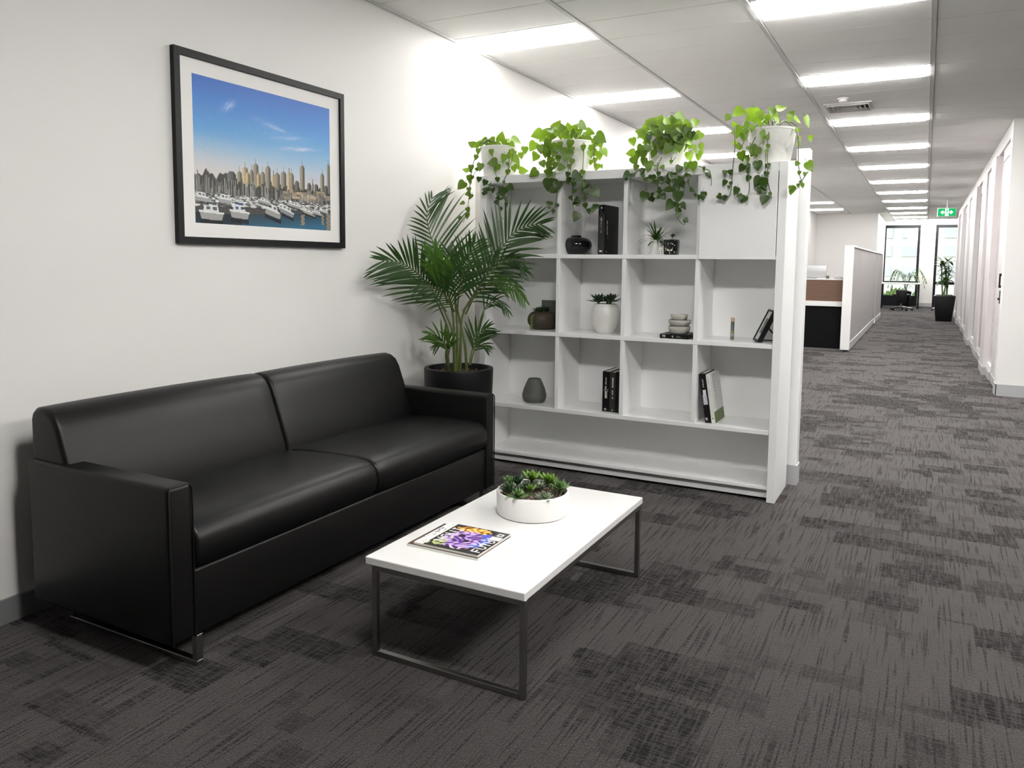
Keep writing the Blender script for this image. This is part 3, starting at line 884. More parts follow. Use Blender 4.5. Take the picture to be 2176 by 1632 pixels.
# --- shelf contents
def rounded(x0, x1, y0, y1, z0, z1, r=.003): return box(x0, x1, y0, y1, z0, z1, r, 2)
def spine_img(h, w, base, marks):
    im_ = np.ones((h, w, 3)) * np.array(base)
    for (r0, r1, c0, c1, col, dens) in marks:
        blk = rng.random((r1 - r0, c1 - c0)) < dens
        im_[r0:r1, c0:c1][blk] = col
    return im_
def mk_book(label, group, x0, x1, y0, y1, z0, z1, M, base, marks, tilt=0, cover=None):
    t = thing('book', label, 'book', ((x0 + x1) / 2, (y0 + y1) / 2, z0), group)
    T = Matrix.Translation((x0, 0, z0)) @ Matrix.Rotation(tilt, 4, 'Y') @ Matrix.Translation((-x0, 0, -z0)) if tilt else None
    c = .0025
    b = bmesh.new()
    add_box(b, x0, x0 + c, y0, y1, z0, z1); add_box(b, x1 - c, x1, y0, y1, z0, z1); add_box(b, x0 + c, x1 - c, y0, y0 + c, z0, z1)
    if T: b.transform(T)
    obj('cover', b, M, t)
    b = box(x0 + c, x1 - c, y0 + c, y1 - .005, z0 + .004, z1 - .004)
    if T: b.transform(T)
    obj('pages', b, M_paper, t)
    im_ = spine_img(120, 20, base, marks)
    o_, u_, v_ = Vector((x0 + .0005, y0 - .0006, z1 - .0005)), Vector((x1 - x0 - .001, 0, 0)), Vector((0, 0, -(z1 - z0) + .001))
    if T:
        R3 = T.to_3x3(); o_, u_, v_ = T @ o_, R3 @ u_, R3 @ v_
    print_sheet('spine_print', im_, o_, u_, v_, M_print, t)
    if cover is not None:
        o_, u_, v_ = Vector((x1 + .0006, y0 + .001, z1 - .0005)), Vector((0, y1 - y0 - .002, 0)), Vector((0, 0, -(z1 - z0) + .001))
        if T:
            R3 = T.to_3x3(); o_, u_, v_ = T @ o_, R3 @ u_, R3 @ v_
        print_sheet('cover_print', cover, o_, u_, v_, M_print, t)
    return t
M_bk1 = mat('book_black_cloth', (.010, .010, .012), .5); M_bk2 = mat('book_charcoal_cloth', (.035, .035, .03), .6)
wht = (.82, .82, .80)
# tall black slip case, top row
t = thing('black_binder', 'tall glossy black slipcase standing upright in the top row beside round vase', 'book', (-1.70, 4.52, S1))
bx = [(-1.768, 4.425), (-1.724, 4.425)]
b = bmesh.new(); add_box(b, -1.768, -1.724, 4.425, 4.66, S1 + .0005, S1 + .300, .002, 1)
R = Matrix.Translation((-1.724, 4.425, 0)) @ Matrix.Rotation(math.radians(-14), 4, 'Z') @ Matrix.Translation((1.724, -4.425, 0))
obj('case', b, M_blackg, t)
im = spine_img(120, 20, (.05, .05, .055), [(6, 9, 8, 12, wht, .9), (30, 68, 8, 11, (.6, .6, .58), .5), (33, 37, 7, 12, wht, .7), (110, 114, 5, 13, wht, .9)])
print_sheet('spine_print', im, (-1.766, 4.4242, S1 + .298), (.040, 0, 0), (0, 0, -.296), M_printg, t)
im = spine_img(120, 60, (.06, .06, .06), [(38, 72, 8, 11, (.75, .75, .72), .55), (70, 82, 12, 14, (.5, .55, .5), .5), (112, 115, 6, 9, wht, .9), (15, 40, 18, 50, (.2, .2, .2), .15)])
print_sheet('side_print', im, (-1.7232, 4.427, S1 + .298), (0, .231, 0), (0, 0, -.296), M_printg, t)
vz = thing('round_vase', 'squat glossy black round vase with narrow neck on the top row', 'vase', (-1.972, 4.57, S1))
obj('body', lathe([(0, 0), (.045, 0), (.070, .010), (.092, .034), (.1015, .058), (.097, .080), (.080, .099), (.050, .110), (.033, .111), (.033, .121), (.028, .121), (.027, .105), (0, .104)], (-1.972, 4.57, S1), 56), M_blackg, vz, True, 50)
# spider plant
def blade(b, base, d, L, wd, droop, n=6, up=Vector((0, 0, 1))):
    d = Vector(d).normalized(); side = d.cross(up)
    if side.length < .05: side = Vector((1, 0, 0))
    side.normalize(); p = Vector(base); cur = d.copy(); L_, R_ = [], []
    for i in range(n + 1):
        t = i / n
        w_ = wd * .5 * max(.03, math.sin(PI * (.12 + .88 * t)) ** .8 if t < 1 else .03)
        L_.append(b.verts.new(p + side * w_)); R_.append(b.verts.new(p - side * w_))
        cur = (cur + Vector((0, 0, -droop / n))).normalized(); p = p + cur * (L / n)
    for i in range(n): b.faces.new((L_[i], R_[i], R_[i + 1], L_[i + 1]))
spc = Vector((-1.424, 4.50, S1))
sp = thing('spider_plant', 'spiky green spider plant in small white pot on the top row', 'potted plant', spc)
obj('pot', lathe([(0, .004), (.030, .004), (.034, .02), (.040, .088), (.036, .088), (.034, .075), (0, .075)], spc, 40), M_ceram, sp, True, 50)
obj('saucer', lathe([(0, 0), (.038, 0), (.042, .018), (.039, .018), (.036, .004), (0, .004)], spc, 40), M_ceram, sp, True, 50)
obj('soil', lathe([(0, .079), (.0345, .078)], spc, 24), M_soil, sp)
for k in range(48):
    a = random.uniform(0, 2 * PI); el = random.uniform(.15, 1.45)
    b = bmesh.new()
    blade(b, spc + Vector((.006 * math.cos(a), .006 * math.sin(a), .082)), (math.cos(a) * math.cos(el), math.sin(a) * math.cos(el), math.sin(el)), random.uniform(.085, .15), .011, random.uniform(.5, 1.9))
    obj('leaf', b, M_palm if k % 3 else M_palm_l, sp, True)
# black painted mug planter
mgc = Vector((-1.322, 4.47, S1))
mg = thing('mug_planter', 'black square tumbler planter painted with white flowers on the top row', 'planter', mgc)
b = bmesh.new(); h = .088; hw = .040
add_box(b, mgc.x - hw, mgc.x + hw, mgc.y - hw, mgc.y + hw, mgc.z + .0005, mgc.z + h, .006, 2)
for v in b.verts:
    s = .90 + .10 * (v.co.z - mgc.z) / h
    v.co.x = mgc.x + (v.co.x - mgc.x) * s; v.co.y = mgc.y + (v.co.y - mgc.y) * s
obj('pot', b, M_blackg, mg, True, 40)
b = bmesh.new()
def petal(cx, cz, a, l, wd):
    P_ = [(0, 0), (l * .4, wd * .5), (l * .8, wd * .42), (l, 0), (l * .8, -wd * .42), (l * .4, -wd * .5)]
    q = [(cx + x * math.cos(a) - y_ * math.sin(a), cz + x * math.sin(a) + y_ * math.cos(a)) for x, y_ in P_]
    f = []
    for x, z in q:
        s = .90 + .10 * z / h
        f.append(b.verts.new((mgc.x + x * s, mgc.y - hw * s - .0009, mgc.z + z)))
    b.faces.new(f)
for cx, cz, a, l, wd in ((0, .022, .5, .022, .012), (0, .022, 2.6, .022, .012), (0, .020, -1.5, .014, .005), (-.012, .062, .6, .008, .006), (.004, .066, .3, .008, .006), (.014, .058, .9, .012, .006), (.026, .058, -.4, .009, .006), (.026, .020, -.6, .010, .007), (-.026, .030, 1.4, .012, .006), (-.025, .020, 1.7, .008, .004), (.020, .030, 1.6, .018, .002)):
    petal(cx, cz, a, l, wd)
obj('flower_print', b, mat('painted_flower', srgb(206, 208, 190), .3), mg, label='white flower decoration')
obj('soil', box(mgc.x - .034, mgc.x + .034, mgc.y - .034, mgc.y + .034, mgc.z + h, mgc.z + h + .001), M_soil, mg)
b = bmesh.new(); add_tube(b, [mgc + Vector((.0, 0, h)), mgc + Vector((.004, 0, h + .022))], .002, 5)
obj('stem', b, M_vine, mg)
for a, el in ((.2, .5), (3.3, .7), (1.6, .9), (4.6, .4), (5.6, .6)):
    d = Vector((math.cos(a) * math.cos(el), math.sin(a) * math.cos(el), math.sin(el)))
    lf = bpy.data.objects.new('leaf', SL['d']); link(lf, mg, frame_matrix(mgc + Vector((.004, 0, h + .016)), d, Vector((0, 0, 1)), .026))
# white lace ornament beside the mug
lo = thing('lace_ornament', 'small white openwork ornament leaning at the left of the black tumbler', 'ornament', (-1.375, 4.445, S1))
b = bmesh.new()
for i in range(4):
    for j in range(2):
        c = Vector((-1.382 + j * .012 + i * .0015, 4.432, S1 + .007 + i * .0115))
        pts = [c + Vector((math.cos(a) * .0062, 0, math.sin(a) * .0062)) for a in [2 * PI * k / 10 for k in range(11)]]
        add_tube(b, pts, .0019, 5)
obj('openwork', b, M_ceram, lo, True)

# brown pot + slate, row two left
bpc = Vector((-2.205, 4.575, S2))
bp = thing('brown_pot', 'round brown stoneware pot of trailing grey succulents in the left cell', 'planter', bpc)
obj('pot', lathe([(0, 0), (.055, 0), (.078, .014), (.096, .040), (.100, .062), (.094, .088), (.078, .108), (.062, .116), (.055, .114), (.05, .10), (0, .10)], bpc, 48), M_brown, bp, True, 50)
for _ in range(9):
    a = random.uniform(0, 2 * PI); r = random.uniform(0, .05)
    rosette(bp, bpc + Vector((r * math.cos(a), r * math.sin(a) - .012, .108)), random.uniform(.032, .05), random.choice('sdd'), 2, 6, random.uniform(-.1, .5), None, .006)
vp = smooth_path([bpc + Vector(q) for q in ((-.02, -.06, .112), (-.028, -.096, .09), (-.026, -.106, .05), (-.026, -.106, .012))], 4)
tr = obj('trailing_stem', add_tube(bmesh.new(), vp, .002, 5), M_vine, bp, True)
for k, p in enumerate(vp[3:]):
    for s in (-1, 1):
        lf = bpy.data.objects.new('leaf', SL['y']); link(lf, tr, frame_matrix(p, Vector((s * .8, -.3, -.5)), Vector((0, -1, .3)), .014))
sl = thing('slate_tablet', 'dark grey square slate tablet leaning behind the brown pot', 'tablet', (-2.19, 4.70, S2))
b = box(-2.268, -2.125, 4.688, 4.700, S2 + .0005, S2 + .185, .002, 1)
obj('slab', b, M_slate, sl)

# white vase with succulents
wv = Vector((-1.755, 4.545, S2))
w_ = thing('white_vase', 'tall textured white ceramic vase with dark green succulents, second row', 'vase', wv)
prof = [(0, 0), (.050, 0), (.060, .008), (.078, .045), (.088, .090), (.0885, .12), (.082, .155), (.071, .180), (.066, .184), (.062, .18), (.06, .165), (0, .165)]
obj('body', lathe(prof, wv, 56), M_speck, w_, True, 50)
obj('soil', lathe([(0, .171), (.061, .168)], wv, 24), M_soil, w_)
for dx, dy, R_ in ((-.036, -.03, .078), (.040, -.025, .082), (.0, .03, .06)):
    rosette(w_, wv + Vector((dx, dy, .178)), R_, 'd', 3, 8, .02, None, .012)

# bowls stacked on a black book
bb = thing('book', 'thin black landscape book lying flat under the stacked bowls', 'book', (-1.275, 4.52, S2))
obj('cover', box(-1.362, -1.190, 4.415, 4.62, S2 + .0005, S2 + .026, .003, 1), M_bk1, bb)
im = spine_img(12, 80, (.03, .03, .03), [(2, 9, 6, 16, (.7, .7, .68), .6), (4, 9, 34, 38, (.7, .7, .68), .8), (4, 9, 46, 60, (.5, .5, .48), .4)])
print_sheet('spine_print', im, (-1.360, 4.4142, S2 + .025), (.168, 0, 0), (0, 0, -.023), M_print, bb)
M_bowl = mat('glazed_cream_stoneware', srgb(202, 199, 190), .35, var=.08, vscale=30)
bz = S2 + .0262
for i, (lab, r, hh, rb, dx) in enumerate((('largest cream stoneware bowl at the bottom of the stack of three', .064, .044, .050, 0), ('middle cream stoneware bowl in the stack of three', .066, .036, .048, .002), ('smallest cream stoneware bowl on top of the stack of three', .051, .032, .042, -.002))):
    c = Vector((-1.272 + dx, 4.50, bz))
    t = thing('stoneware_bowl', lab, 'bowl', c, 'stacked stoneware bowls')
    obj('bowl', lathe([(0, 0), (rb, 0), (rb + .004, .003), (r * .97, hh * .5), (r, hh * .72), (r * .985, hh * .86), (r * .99, hh), (r * .95, hh), (r * .92, hh * .7), (rb * .85, .006), (0, .005)], c, 56, .012), M_bowl, t, True, 50)
    obj('rim_line', lathe([(r * 1.002, hh * .66), (r * 1.012, hh * .72), (r * 1.002, hh * .78)], c, 56, .012), M_bowl, t, True)
    bz += hh + .0004
# corked tube
tb = Vector((-.974, 4.56, S2))
tt = thing('corked_tube', 'thin corked glass tube with coloured sand layers standing on second shelf', 'bottle', tb)
obj('tube', lathe([(0, 0), (.010, 0), (.010, .105), (.0085, .105), (.0085, .003), (0, .003)], tb, 20), M_glass, tt, True, 50)
zz = .003
for hh, c in ((.016, (150, 142, 96)), (.016, (226, 216, 220)), (.02, (190, 186, 110)), (.028, (140, 144, 142)), (.02, (120, 126, 124))):
    obj('sand_layer', lathe([(0, zz), (.0083, zz), (.0083, zz + hh), (0, zz + hh)], tb, 20), mat('sand', srgb(*c), .9, var=.2, vscale=200), tt, True, 40)
    zz += hh
obj('cork', lathe([(0, .1052), (.0102, .1052), (.0105, .128), (0, .128)], tb, 20), M_cork, tt, True, 40)
# photo frame leaning back, seen from the side
pfb = Vector((-.82, 4.52, S2))
pf = thing('photo_frame', 'small black easel photo frame turned sideways at the right end of second shelf', 'photo frame', pfb)
ang = math.radians(25)       # leaning, face turned to -X
pL, pR = Vector((-.862, 4.60, S2 + .004)), Vector((-.812, 4.47, S2 + .004))
eu = (pR - pL); wdt = eu.length; eu.normalize()
nrm0 = Vector((-eu.y, eu.x, 0)); nrm0 = nrm0 if nrm0.x < 0 else -nrm0     # facing the room
evec = (Vector((0, 0, 1)) * math.cos(ang) - nrm0 * math.sin(ang)).normalized()
nn = eu.cross(evec); nn = nn if nn.dot(nrm0) > 0 else -nn
Hf = .195
def fpt(a, b_, c): return pL + eu * a + evec * b_ + nn * c
def fbox(nm, a0, a1, b0, b1, c0, c1, M):
    b = box(0, 1, 0, 1, 0, 1)
    for v in b.verts:
        v.co = fpt(a0 + (a1 - a0) * v.co.x, b0 + (b1 - b0) * v.co.y, c0 + (c1 - c0) * v.co.z)
    return obj(nm, b, M, pf)
fw_ = .011
fbox('backing_board', .001, wdt - .001, .001, Hf - .001, -.021, -.003, M_black)
b = bmesh.new()
for a0, a1, b0, b1 in ((0, wdt, 0, fw_), (0, wdt, Hf - fw_, Hf), (0, fw_, fw_, Hf - fw_), (wdt - fw_, wdt, fw_, Hf - fw_)):
    q = box(0, 1, 0, 1, 0, 1)
    for v in q.verts: v.co = fpt(a0 + (a1 - a0) * v.co.x, b0 + (b1 - b0) * v.co.y, -.022 + .026 * v.co.z)
    merge(b, q)
obj('frame', b, M_black, pf)
im = np.ones((80, 56, 3)) * .9
im[20:62, 16:42] = (.45, .45, .42); im[38:46, 22:38] = (.50, .58, .24); im[20:34, 24:36] = (.3, .28, .34); im[46:60, 18:40] = (.36, .37, .36)
print_sheet('photo_print', im, fpt(fw_, Hf - fw_, -.0024), eu * (wdt - 2 * fw_), evec * -(Hf - 2 * fw_), M_print, pf)
b = bmesh.new()
tp = fpt(wdt / 2, Hf * .52, -.022)
ft = tp - nn * .0 + Vector((-nrm0.x * .075, -nrm0.y * .075, 0)); ft.z = S2 + .003
sd_ = eu * .022
def prism(b, A, B, half, th):
    ax = (B - A).normalized(); s = half; n_ = ax.cross(half.normalized()).normalized() * th
    vs = [b.verts.new(p) for p in (A - s, A + s, B + s * 1.2, B - s * 1.2, A - s + n_, A + s + n_, B + s * 1.2 + n_, B - s * 1.2 + n_)]
    for q in ((0, 1, 2, 3), (7, 6, 5, 4), (0, 4, 5, 1), (1, 5, 6, 2), (2, 6, 7, 3), (3, 7, 4, 0)): b.faces.new([vs[i] for i in q])
prism(b, tp, ft, sd_, .004)
q0 = fpt(wdt / 2, .012, -.022); q0.z = S2 + .010
prism(b, q0, ft + Vector((0, 0, .004)), sd_ * .8, .003)
obj('easel_strut', b, M_blackm, pf)

# row three
gv = Vector((-2.241, 4.54, S3))
g = thing('grey_vase', 'matt grey tapered stoneware vase alone in the lower left cell', 'vase', gv)
obj('body', lathe([(0, 0), (.055, 0), (.070, .010), (.080, .032), (.080, .052), (.070, .090), (.054, .128), (.043, .150), (.039, .156), (.033, .154), (.032, .14), (.04, .1), (0, .09)], gv, 56), M_stone, g, True, 50)
g3 = 'black books against the divider'
mk_book('leftmost of three upright black books, with silver title and emblem', g3, -1.733, -1.686, 4.465, 4.70, S3 + .0005, S3 + .250, M_bk1, (.045, .045, .05), [(18, 40, 8, 11, wht, .75), (44, 52, 7, 11, wht, .7), (52, 60, 4, 16, (.6, .6, .6), .5), (60, 80, 7, 13, wht, .8), (110, 116, 6, 12, (.7, .7, .7), .7)])
mk_book('charcoal grey book between two black books, with white title', g3, -1.684, -1.648, 4.463, 4.70, S3 + .0005, S3 + .248, M_bk2, (.20, .20, .18), [(16, 46, 8, 13, wht, .85), (54, 68, 8, 12, wht, .8), (74, 80, 8, 13, wht, .8), (112, 116, 8, 12, wht, .95)])
mk_book('plain black book pressed against the divider, right of the charcoal book', g3, -1.646, -1.604, 4.463, 4.70, S3 + .0005, S3 + .252, M_bk1, (.05, .05, .05), [(14, 22, 8, 12, (.3, .3, .3), .5), (108, 114, 6, 11, (.3, .3, .3), .6)])
cov = np.ones((60, 50, 3)) * np.array((.80, .80, .79)); cov[46:, :] = (.33, .40, .20)
cov[46:, :] += (rng.random((14, 50, 1)) - .5) * .15; cov[10:34:4, 16:20] = (.4, .4, .4)
M_bkw = mat('book_white_cover', srgb(226, 226, 223), .5)
im_marks = [(14, 34, 7, 11, wht, .5), (40, 52, 5, 15, (.9, .9, .9), .95), (52, 76, 3, 16, (.82, .82, .86), .97), (108, 114, 3, 9, wht, .9)]
mk_book('black and white spined book leaning on the divider, left of the white book', 'leaning books', -1.084, -1.048, 4.440, 4.66, S3 + .001, S3 + .286, M_bk1, (.06, .06, .06), im_marks, -.16)
mk_book('white book with a green cover band leaning outermost beside the black spined one', 'leaning books', -1.045, -1.023, 4.432, 4.66, S3 + .001, S3 + .286, M_bkw, (.86, .86, .84), [(10, 22, 7, 11, (.6, .6, .6), .5), (30, 60, 7, 11, (.6, .6, .6), .4), (106, 110, 6, 12, (.3, .3, .3), .8)], -.155, cov)

# ------------------------------------------------------------------ framed picture on the wall
PX = -2.860
fp = thing('framed_picture', 'large black framed photograph of a yacht marina and city skyline on the left wall', 'picture', (-2.872, 2.848, 1.39))
py0, py1, pz0, pz1, fwid = 2.302, 3.394, 1.389, 2.225, .030
b = bmesh.new()
for q in ((py0, py1, pz0, pz0 + fwid), (py0, py1, pz1 - fwid, pz1), (py0, py0 + fwid, pz0 + fwid, pz1 - fwid), (py1 - fwid, py1, pz0 + fwid, pz1 - fwid)):
    add_box(b, XL, PX + .002, *q)
obj('frame', b, M_black, fp)
obj('mat_board', box(XL + .002, PX - .012, py0 + fwid, py1 - fwid, pz0 + fwid, pz1 - fwid), M_matb, fp)
W, H = 330, 252
u, v = np.meshgrid(np.linspace(0, 1, W), np.linspace(0, 1, H))
im = np.zeros((H, W, 3))
st = [0, .12, .3, .45, .56, .66, 1]
cs = np.array([(58, 108, 190), (68, 128, 204), (92, 156, 214), (142, 182, 216), (184, 198, 214), (208, 204, 204), (208, 204, 204)]) / 255
vv = v + .05 * (u - .6)
for c in range(3): im[..., c] = np.interp(vv, st, cs[:, c])
peach = np.clip((v - .38) / .26, 0, 1) * np.clip(1 - u * 1.3, 0, 1) * .6
im = im * (1 - peach[..., None]) + np.array((228, 214, 202)) / 255 * peach[..., None]
def cloud(cx, cy, rx, ry, a, s, col=(232, 226, 236)):
    du, dv = u - cx, v - cy
    x_, y_ = du * math.cos(a) + dv * math.sin(a), -du * math.sin(a) + dv * math.cos(a)
    n_ = .6 + .4 * np.sin(x_ * 70 + 3 * np.sin(y_ * 120)) * np.cos(y_ * 160 + x_ * 30)
    k = np.exp(-((x_ / rx) ** 2 + (y_ / ry) ** 2)) * s * n_
    im[:] = im * (1 - k[..., None]) + np.array(col) / 255 * k[..., None]
cloud(.225, .165, .05, .022, -.75, .7); cloud(.50, .235, .09, .022, .25, .35); cloud(.57, .25, .06, .012, .2, .5)
cloud(.66, .305, .12, .012, -.16, .5); cloud(.74, .375, .12, .014, -.13, .85, (244, 226, 236)); cloud(.62, .30, .25, .05, 0, .15)
def pxv(x, y):          # position inside the print from its place in the enlarged view
    yt = 65 + 345 * (x - 50) / 1325; yb = 1503 + 89 * (x - 85) / 1303
    return (x - 70 - (y - 800) * .012) / 1306, (y - yt) / (yb - yt)
# tree line and masts zone
tl = .655 + .02 * np.sin(u * 60) + .012 * np.sin(u * 143 + 1) + np.clip(u - .15, 0, 1) * .05 - .008 * (u > .6)
nzp = rng.random((H, W))
trees = (v > tl) & (v < .80)
im[trees] = np.array((62, 60, 56)) / 255
im[trees] *= (.7 + .6 * nzp[trees])[:, None]
tower = [(450, 1000, 23, 0), (380, 1003, 40, 2), (500, 960, 27, 1), (600, 925, 25, 0), (560, 985, 18, 0), (625, 1015, 17, 1), (665, 1005, 22, 0), (525, 1012, 20, 1), (715, 950, 27, 0), (770, 1035, 20, 1), (806, 1015, 27, 0), (870, 1003, 28, 0), (928, 1012, 22, 1), (955, 1022, 22, 0), (1065, 945, 25, 0), (1010, 1095, 24, 2), (1140, 1120, 22, 2), (1180, 1122, 12, 0), (1220, 1132, 22, 2), (1287, 1030, 22, 0), (1357, 940, 19, 0), (1330, 1150, 24, 2)]
for x, y, hw_, k in tower:
    cu, ct_ = pxv(x, y)
    wd_ = hw_ / 1306
    bot = .735
    tp_ = ct_ + np.clip((np.abs(u - cu) / wd_ - .45), 0, 1) * .035
    mk = (np.abs(u - cu) < wd_) & (v > tp_) & (v < bot)
    base = np.array([(128, 122, 108), (168, 150, 116), (88, 88, 84)][k]) / 255
    im[mk] = base
    lt = mk & (u < cu - wd_ * .15); im[lt] = base * 1.25
    sh = mk & (u > cu + wd_ * .35); im[sh] = base * .66
    bands = mk & ((v * H).astype(int) % 4 == 0); im[bands] *= .86
    if k != 2:
        sp_ = (np.abs(u - cu) < .0022) & (v > ct_ - .035) & (v < ct_ + .01); im[sp_] = (.42, .42, .40)
# lower trees in front of towers, warm buildings at right
tl2 = .70 + .012 * np.sin(u * 80) + .008 * np.sin(u * 191)
m_ = (v > tl2) & (v < .81) ; im[m_] = np.array((58, 56, 50)) / 255; im[m_] *= (.6 + .8 * nzp[m_])[:, None]
for _ in range(40):
    a_, c_ = rng.uniform(.62, .99), rng.uniform(.70, .78); ww, hh = rng.uniform(.008, .035), rng.uniform(.008, .02)
    mk = (np.abs(u - a_) < ww) & (np.abs(v - c_) < hh); im[mk] = np.array(rng.choice([(150, 140, 122), (196, 172, 138), (110, 106, 96)])) / 255 * rng.uniform(.8, 1.1)
for _ in range(190):    # masts
    a_ = rng.uniform(0, 1) ** 1.05; t0 = rng.uniform(.66, .77) + .03 * a_; t1 = .84
    mk = (np.abs(u - a_) < .0017) & (v > t0) & (v < t1); im[mk] = np.array((150, 148, 144)) / 255 * rng.uniform(.7, 1.2)
for a_, t0 in ((.02, .64), (.075, .62), (.09, .635)):
    im[(np.abs(u - a_) < .0018) & (v > t0) & (v < .86)] = (.42, .40, .38)
# water
wl = .925 - .075 * np.clip((u - .30) / .7, 0, 1)
wt = v > wl
dep = np.clip((v - wl) / .12, 0, 1)
wc = np.array((44, 62, 74)) / 255 * (1 - dep[..., None]) + np.array((52, 108, 138)) / 255 * dep[..., None]
im[wt] = wc[wt]
im[wt & (u < .3)] *= .55
fleet = (v > .795) & (~wt); im[fleet] = np.array((70, 70, 68)) / 255; im[fleet] *= (.6 + .7 * nzp[fleet])[:, None]
for _ in range(420):
    a_ = rng.uniform(0, 1); c_ = rng.uniform(.785, .875 - .04 * a_); s = .006 + .022 * (c_ - .78) / .1
    mk = ((u - a_) / s) ** 2 + ((v - c_) / (s * .45)) ** 2 < 1
    im[mk] = np.array(rng.choice([(206, 206, 202), (160, 160, 158), (226, 226, 222), (96, 98, 98)])) / 255
def boat(x, y, L, hgt, lean, cab=(90, 96, 100), hull=(196, 196, 194)):
    cu, cv = pxv(x, y); L = L / 1306; hgt = hgt / 1430
    du, dv = (u - cu) / L, (v - cv - lean * (u - cu)) / hgt
    hullm = (np.abs(du) < .5 - .16 * np.clip(dv, 0, 1)) & (dv > 0) & (dv < .55 - .15 * np.abs(du))
    im[hullm] = np.array(hull) / 255 * .82
    im[(np.abs(du) < .52) & (dv > -.06) & (dv < .06)] = np.array((232, 232, 230)) / 255
    cabm = (np.abs(du + .02) < .33 + .12 * dv) & (dv > -.5) & (dv <= 0); im[cabm] = np.array((222, 224, 224)) / 255
    im[cabm & (dv > -.36) & (dv < -.16) & (np.abs(np.abs(du) - .13) < .08)] = np.array(cab) / 255
    roof = (np.abs(du + .02) < .22) & (dv > -.66) & (dv < -.5); im[roof] = np.array(cab) / 255 * .8
    refl = (np.abs(du) < .48) & (dv > .5) & (dv < .85); im[refl] *= .45
boat(210, 1400, 200, 150, .05); boat(450, 1395, 170, 140, .08, (52, 92, 140)); boat(760, 1385, 165, 130, .35); boat(900, 1385, 150, 100, .4, (110, 112, 112), (170, 176, 182))
boat(1140, 1405, 150, 60, .3, (120, 120, 118), (206, 198, 182)); boat(1230, 1410, 110, 55, .25); boat(1310, 1400, 100, 45, .2); boat(130, 1250, 110, 90, .1); boat(320, 1270, 120, 90, .1); boat(980, 1330, 130, 60, .2); boat(680, 1290, 120, 60, .2)
dk = (np.abs(v - (.875 + .0 * u)) < .008) & (u > .30) & (u < .47); im[dk] = (.25, .24, .23)
for a_, ww, t1 in ((.76, .014, .97), (.93, .010, .96), (.975, .012, 1.0), (.985, .012, 1.0)):
    im[(np.abs(u - a_ - .004 * np.sin(v * 200)) < ww) & (v > wl + .01) & (v < t1)] = np.array((140, 128, 108)) / 255
im += (rng.random((H, W, 1)) - .5) * .03
print_sheet('photo_print', im, (PX - .0118, 2.402, 2.130), (0, .887, 0), (0, 0, -.648), M_print, fp)

# ------------------------------------------------------------------ palm
pc = Vector((-2.545, 4.085, 0))
pl = thing('potted_palm', 'tall feathery palm in a round black pot between sofa and bookcase', 'potted plant', pc)
obj('pot', lathe([(0, 0), (.165, 0), (.172, .01), (.205, .40), (.214, .58), (.216, .655), (.213, .665), (.190, .665), (.186, .655), (.180, .60), (0, .60)], pc, 72), M_black, pl, True, 45)
obj('soil', lathe([(0, .632), (.10, .63), (.186, .625)], pc, 40), M_soil, pl, True)
b = bmesh.new()
for _ in range(120):
    a, r = random.uniform(0, 2 * PI), .175 * math.sqrt(random.random())
    t = bmesh.new(); bmesh.ops.create_icosphere(t, subdivisions=1, radius=random.uniform(.006, .013)); merge(b, t, Matrix.Translation(pc + Vector((r * math.cos(a), r * math.sin(a), .632))) @ Matrix.Diagonal((1, 1.3, .6, 1)))
o = obj('bark_chips', b, mat('bark_chip', srgb(78, 58, 44), .9, var=.5, vscale=50), pl); o['kind'] = 'stuff'
def c2(x, y, Y): return at_y(760 + x / 3.4, 380 + y / 3.4, Y)
def sub_leaflets(fr, path, n, Lmax, wd, M, ang=.9, droop=.5, start=.12, sides=(1, 1), lens=None, updir=None):
    P_ = smooth_path(path, 8)
    d_ = [0]
    for a, b_ in zip(P_, P_[1:]): d_.append(d_[-1] + (b_ - a).length)
    tot = d_[-1]
    def samp(t):
        s = t * tot
        for i in range(len(P_) - 1):
            if d_[i + 1] >= s: 
                f = (s - d_[i]) / max(1e-6, d_[i + 1] - d_[i]); return P_[i].lerp(P_[i + 1], f), (P_[i + 1] - P_[i]).normalized()
        return P_[-1], (P_[-1] - P_[-2]).normalized()
    for k in range(n):
        t = start + (1 - start) * (k + .5) / n
        p, T = samp(t)
        nv = (CAM - p).normalized()
        if updir is not None: nv = (nv + Vector(updir)).normalized()
        B = T.cross(nv).normalized()
        prof = (math.sin(PI * (.12 + .80 * t)) ** .8)
        for s in (-1, 1):
            sc = sides[0] if s < 0 else sides[1]
            if sc <= 0: continue
            a = ang * (1.05 - .62 * t) + random.uniform(-.06, .06)
            d = T * math.cos(a) + B * s * math.sin(a) + nv * random.uniform(-.05, .22)
            b = bmesh.new()
            upv = nv if abs(d.normalized().dot(nv)) < .95 else Vector((0, 0, 1))
            blade(b, p + d * .002, d, Lmax * prof * sc * random.uniform(.88, 1.08), wd * (.7 + .3 * prof), droop * random.uniform(.6, 1.3), 6, upv)
            for v_ in b.verts:
                if v_.co.x < XL + .012: v_.co.x = XL + .012
                if v_.co.y > 4.384 and v_.co.x > -2.59: v_.co.y = 4.384
            obj('leaflet', b, M, fr, True)
def frond(path, n, Lmax, wd, M, r=.006, **k):
    b = add_tube(bmesh.new(), smooth_path(path, 5), r, 6, r * .25)
    fr = obj('frond', b, M_stem, pl, True)
    sub_leaflets(fr, path, n, Lmax, wd, M, **k)
B0 = pc + Vector((-.03, -.02, .63))
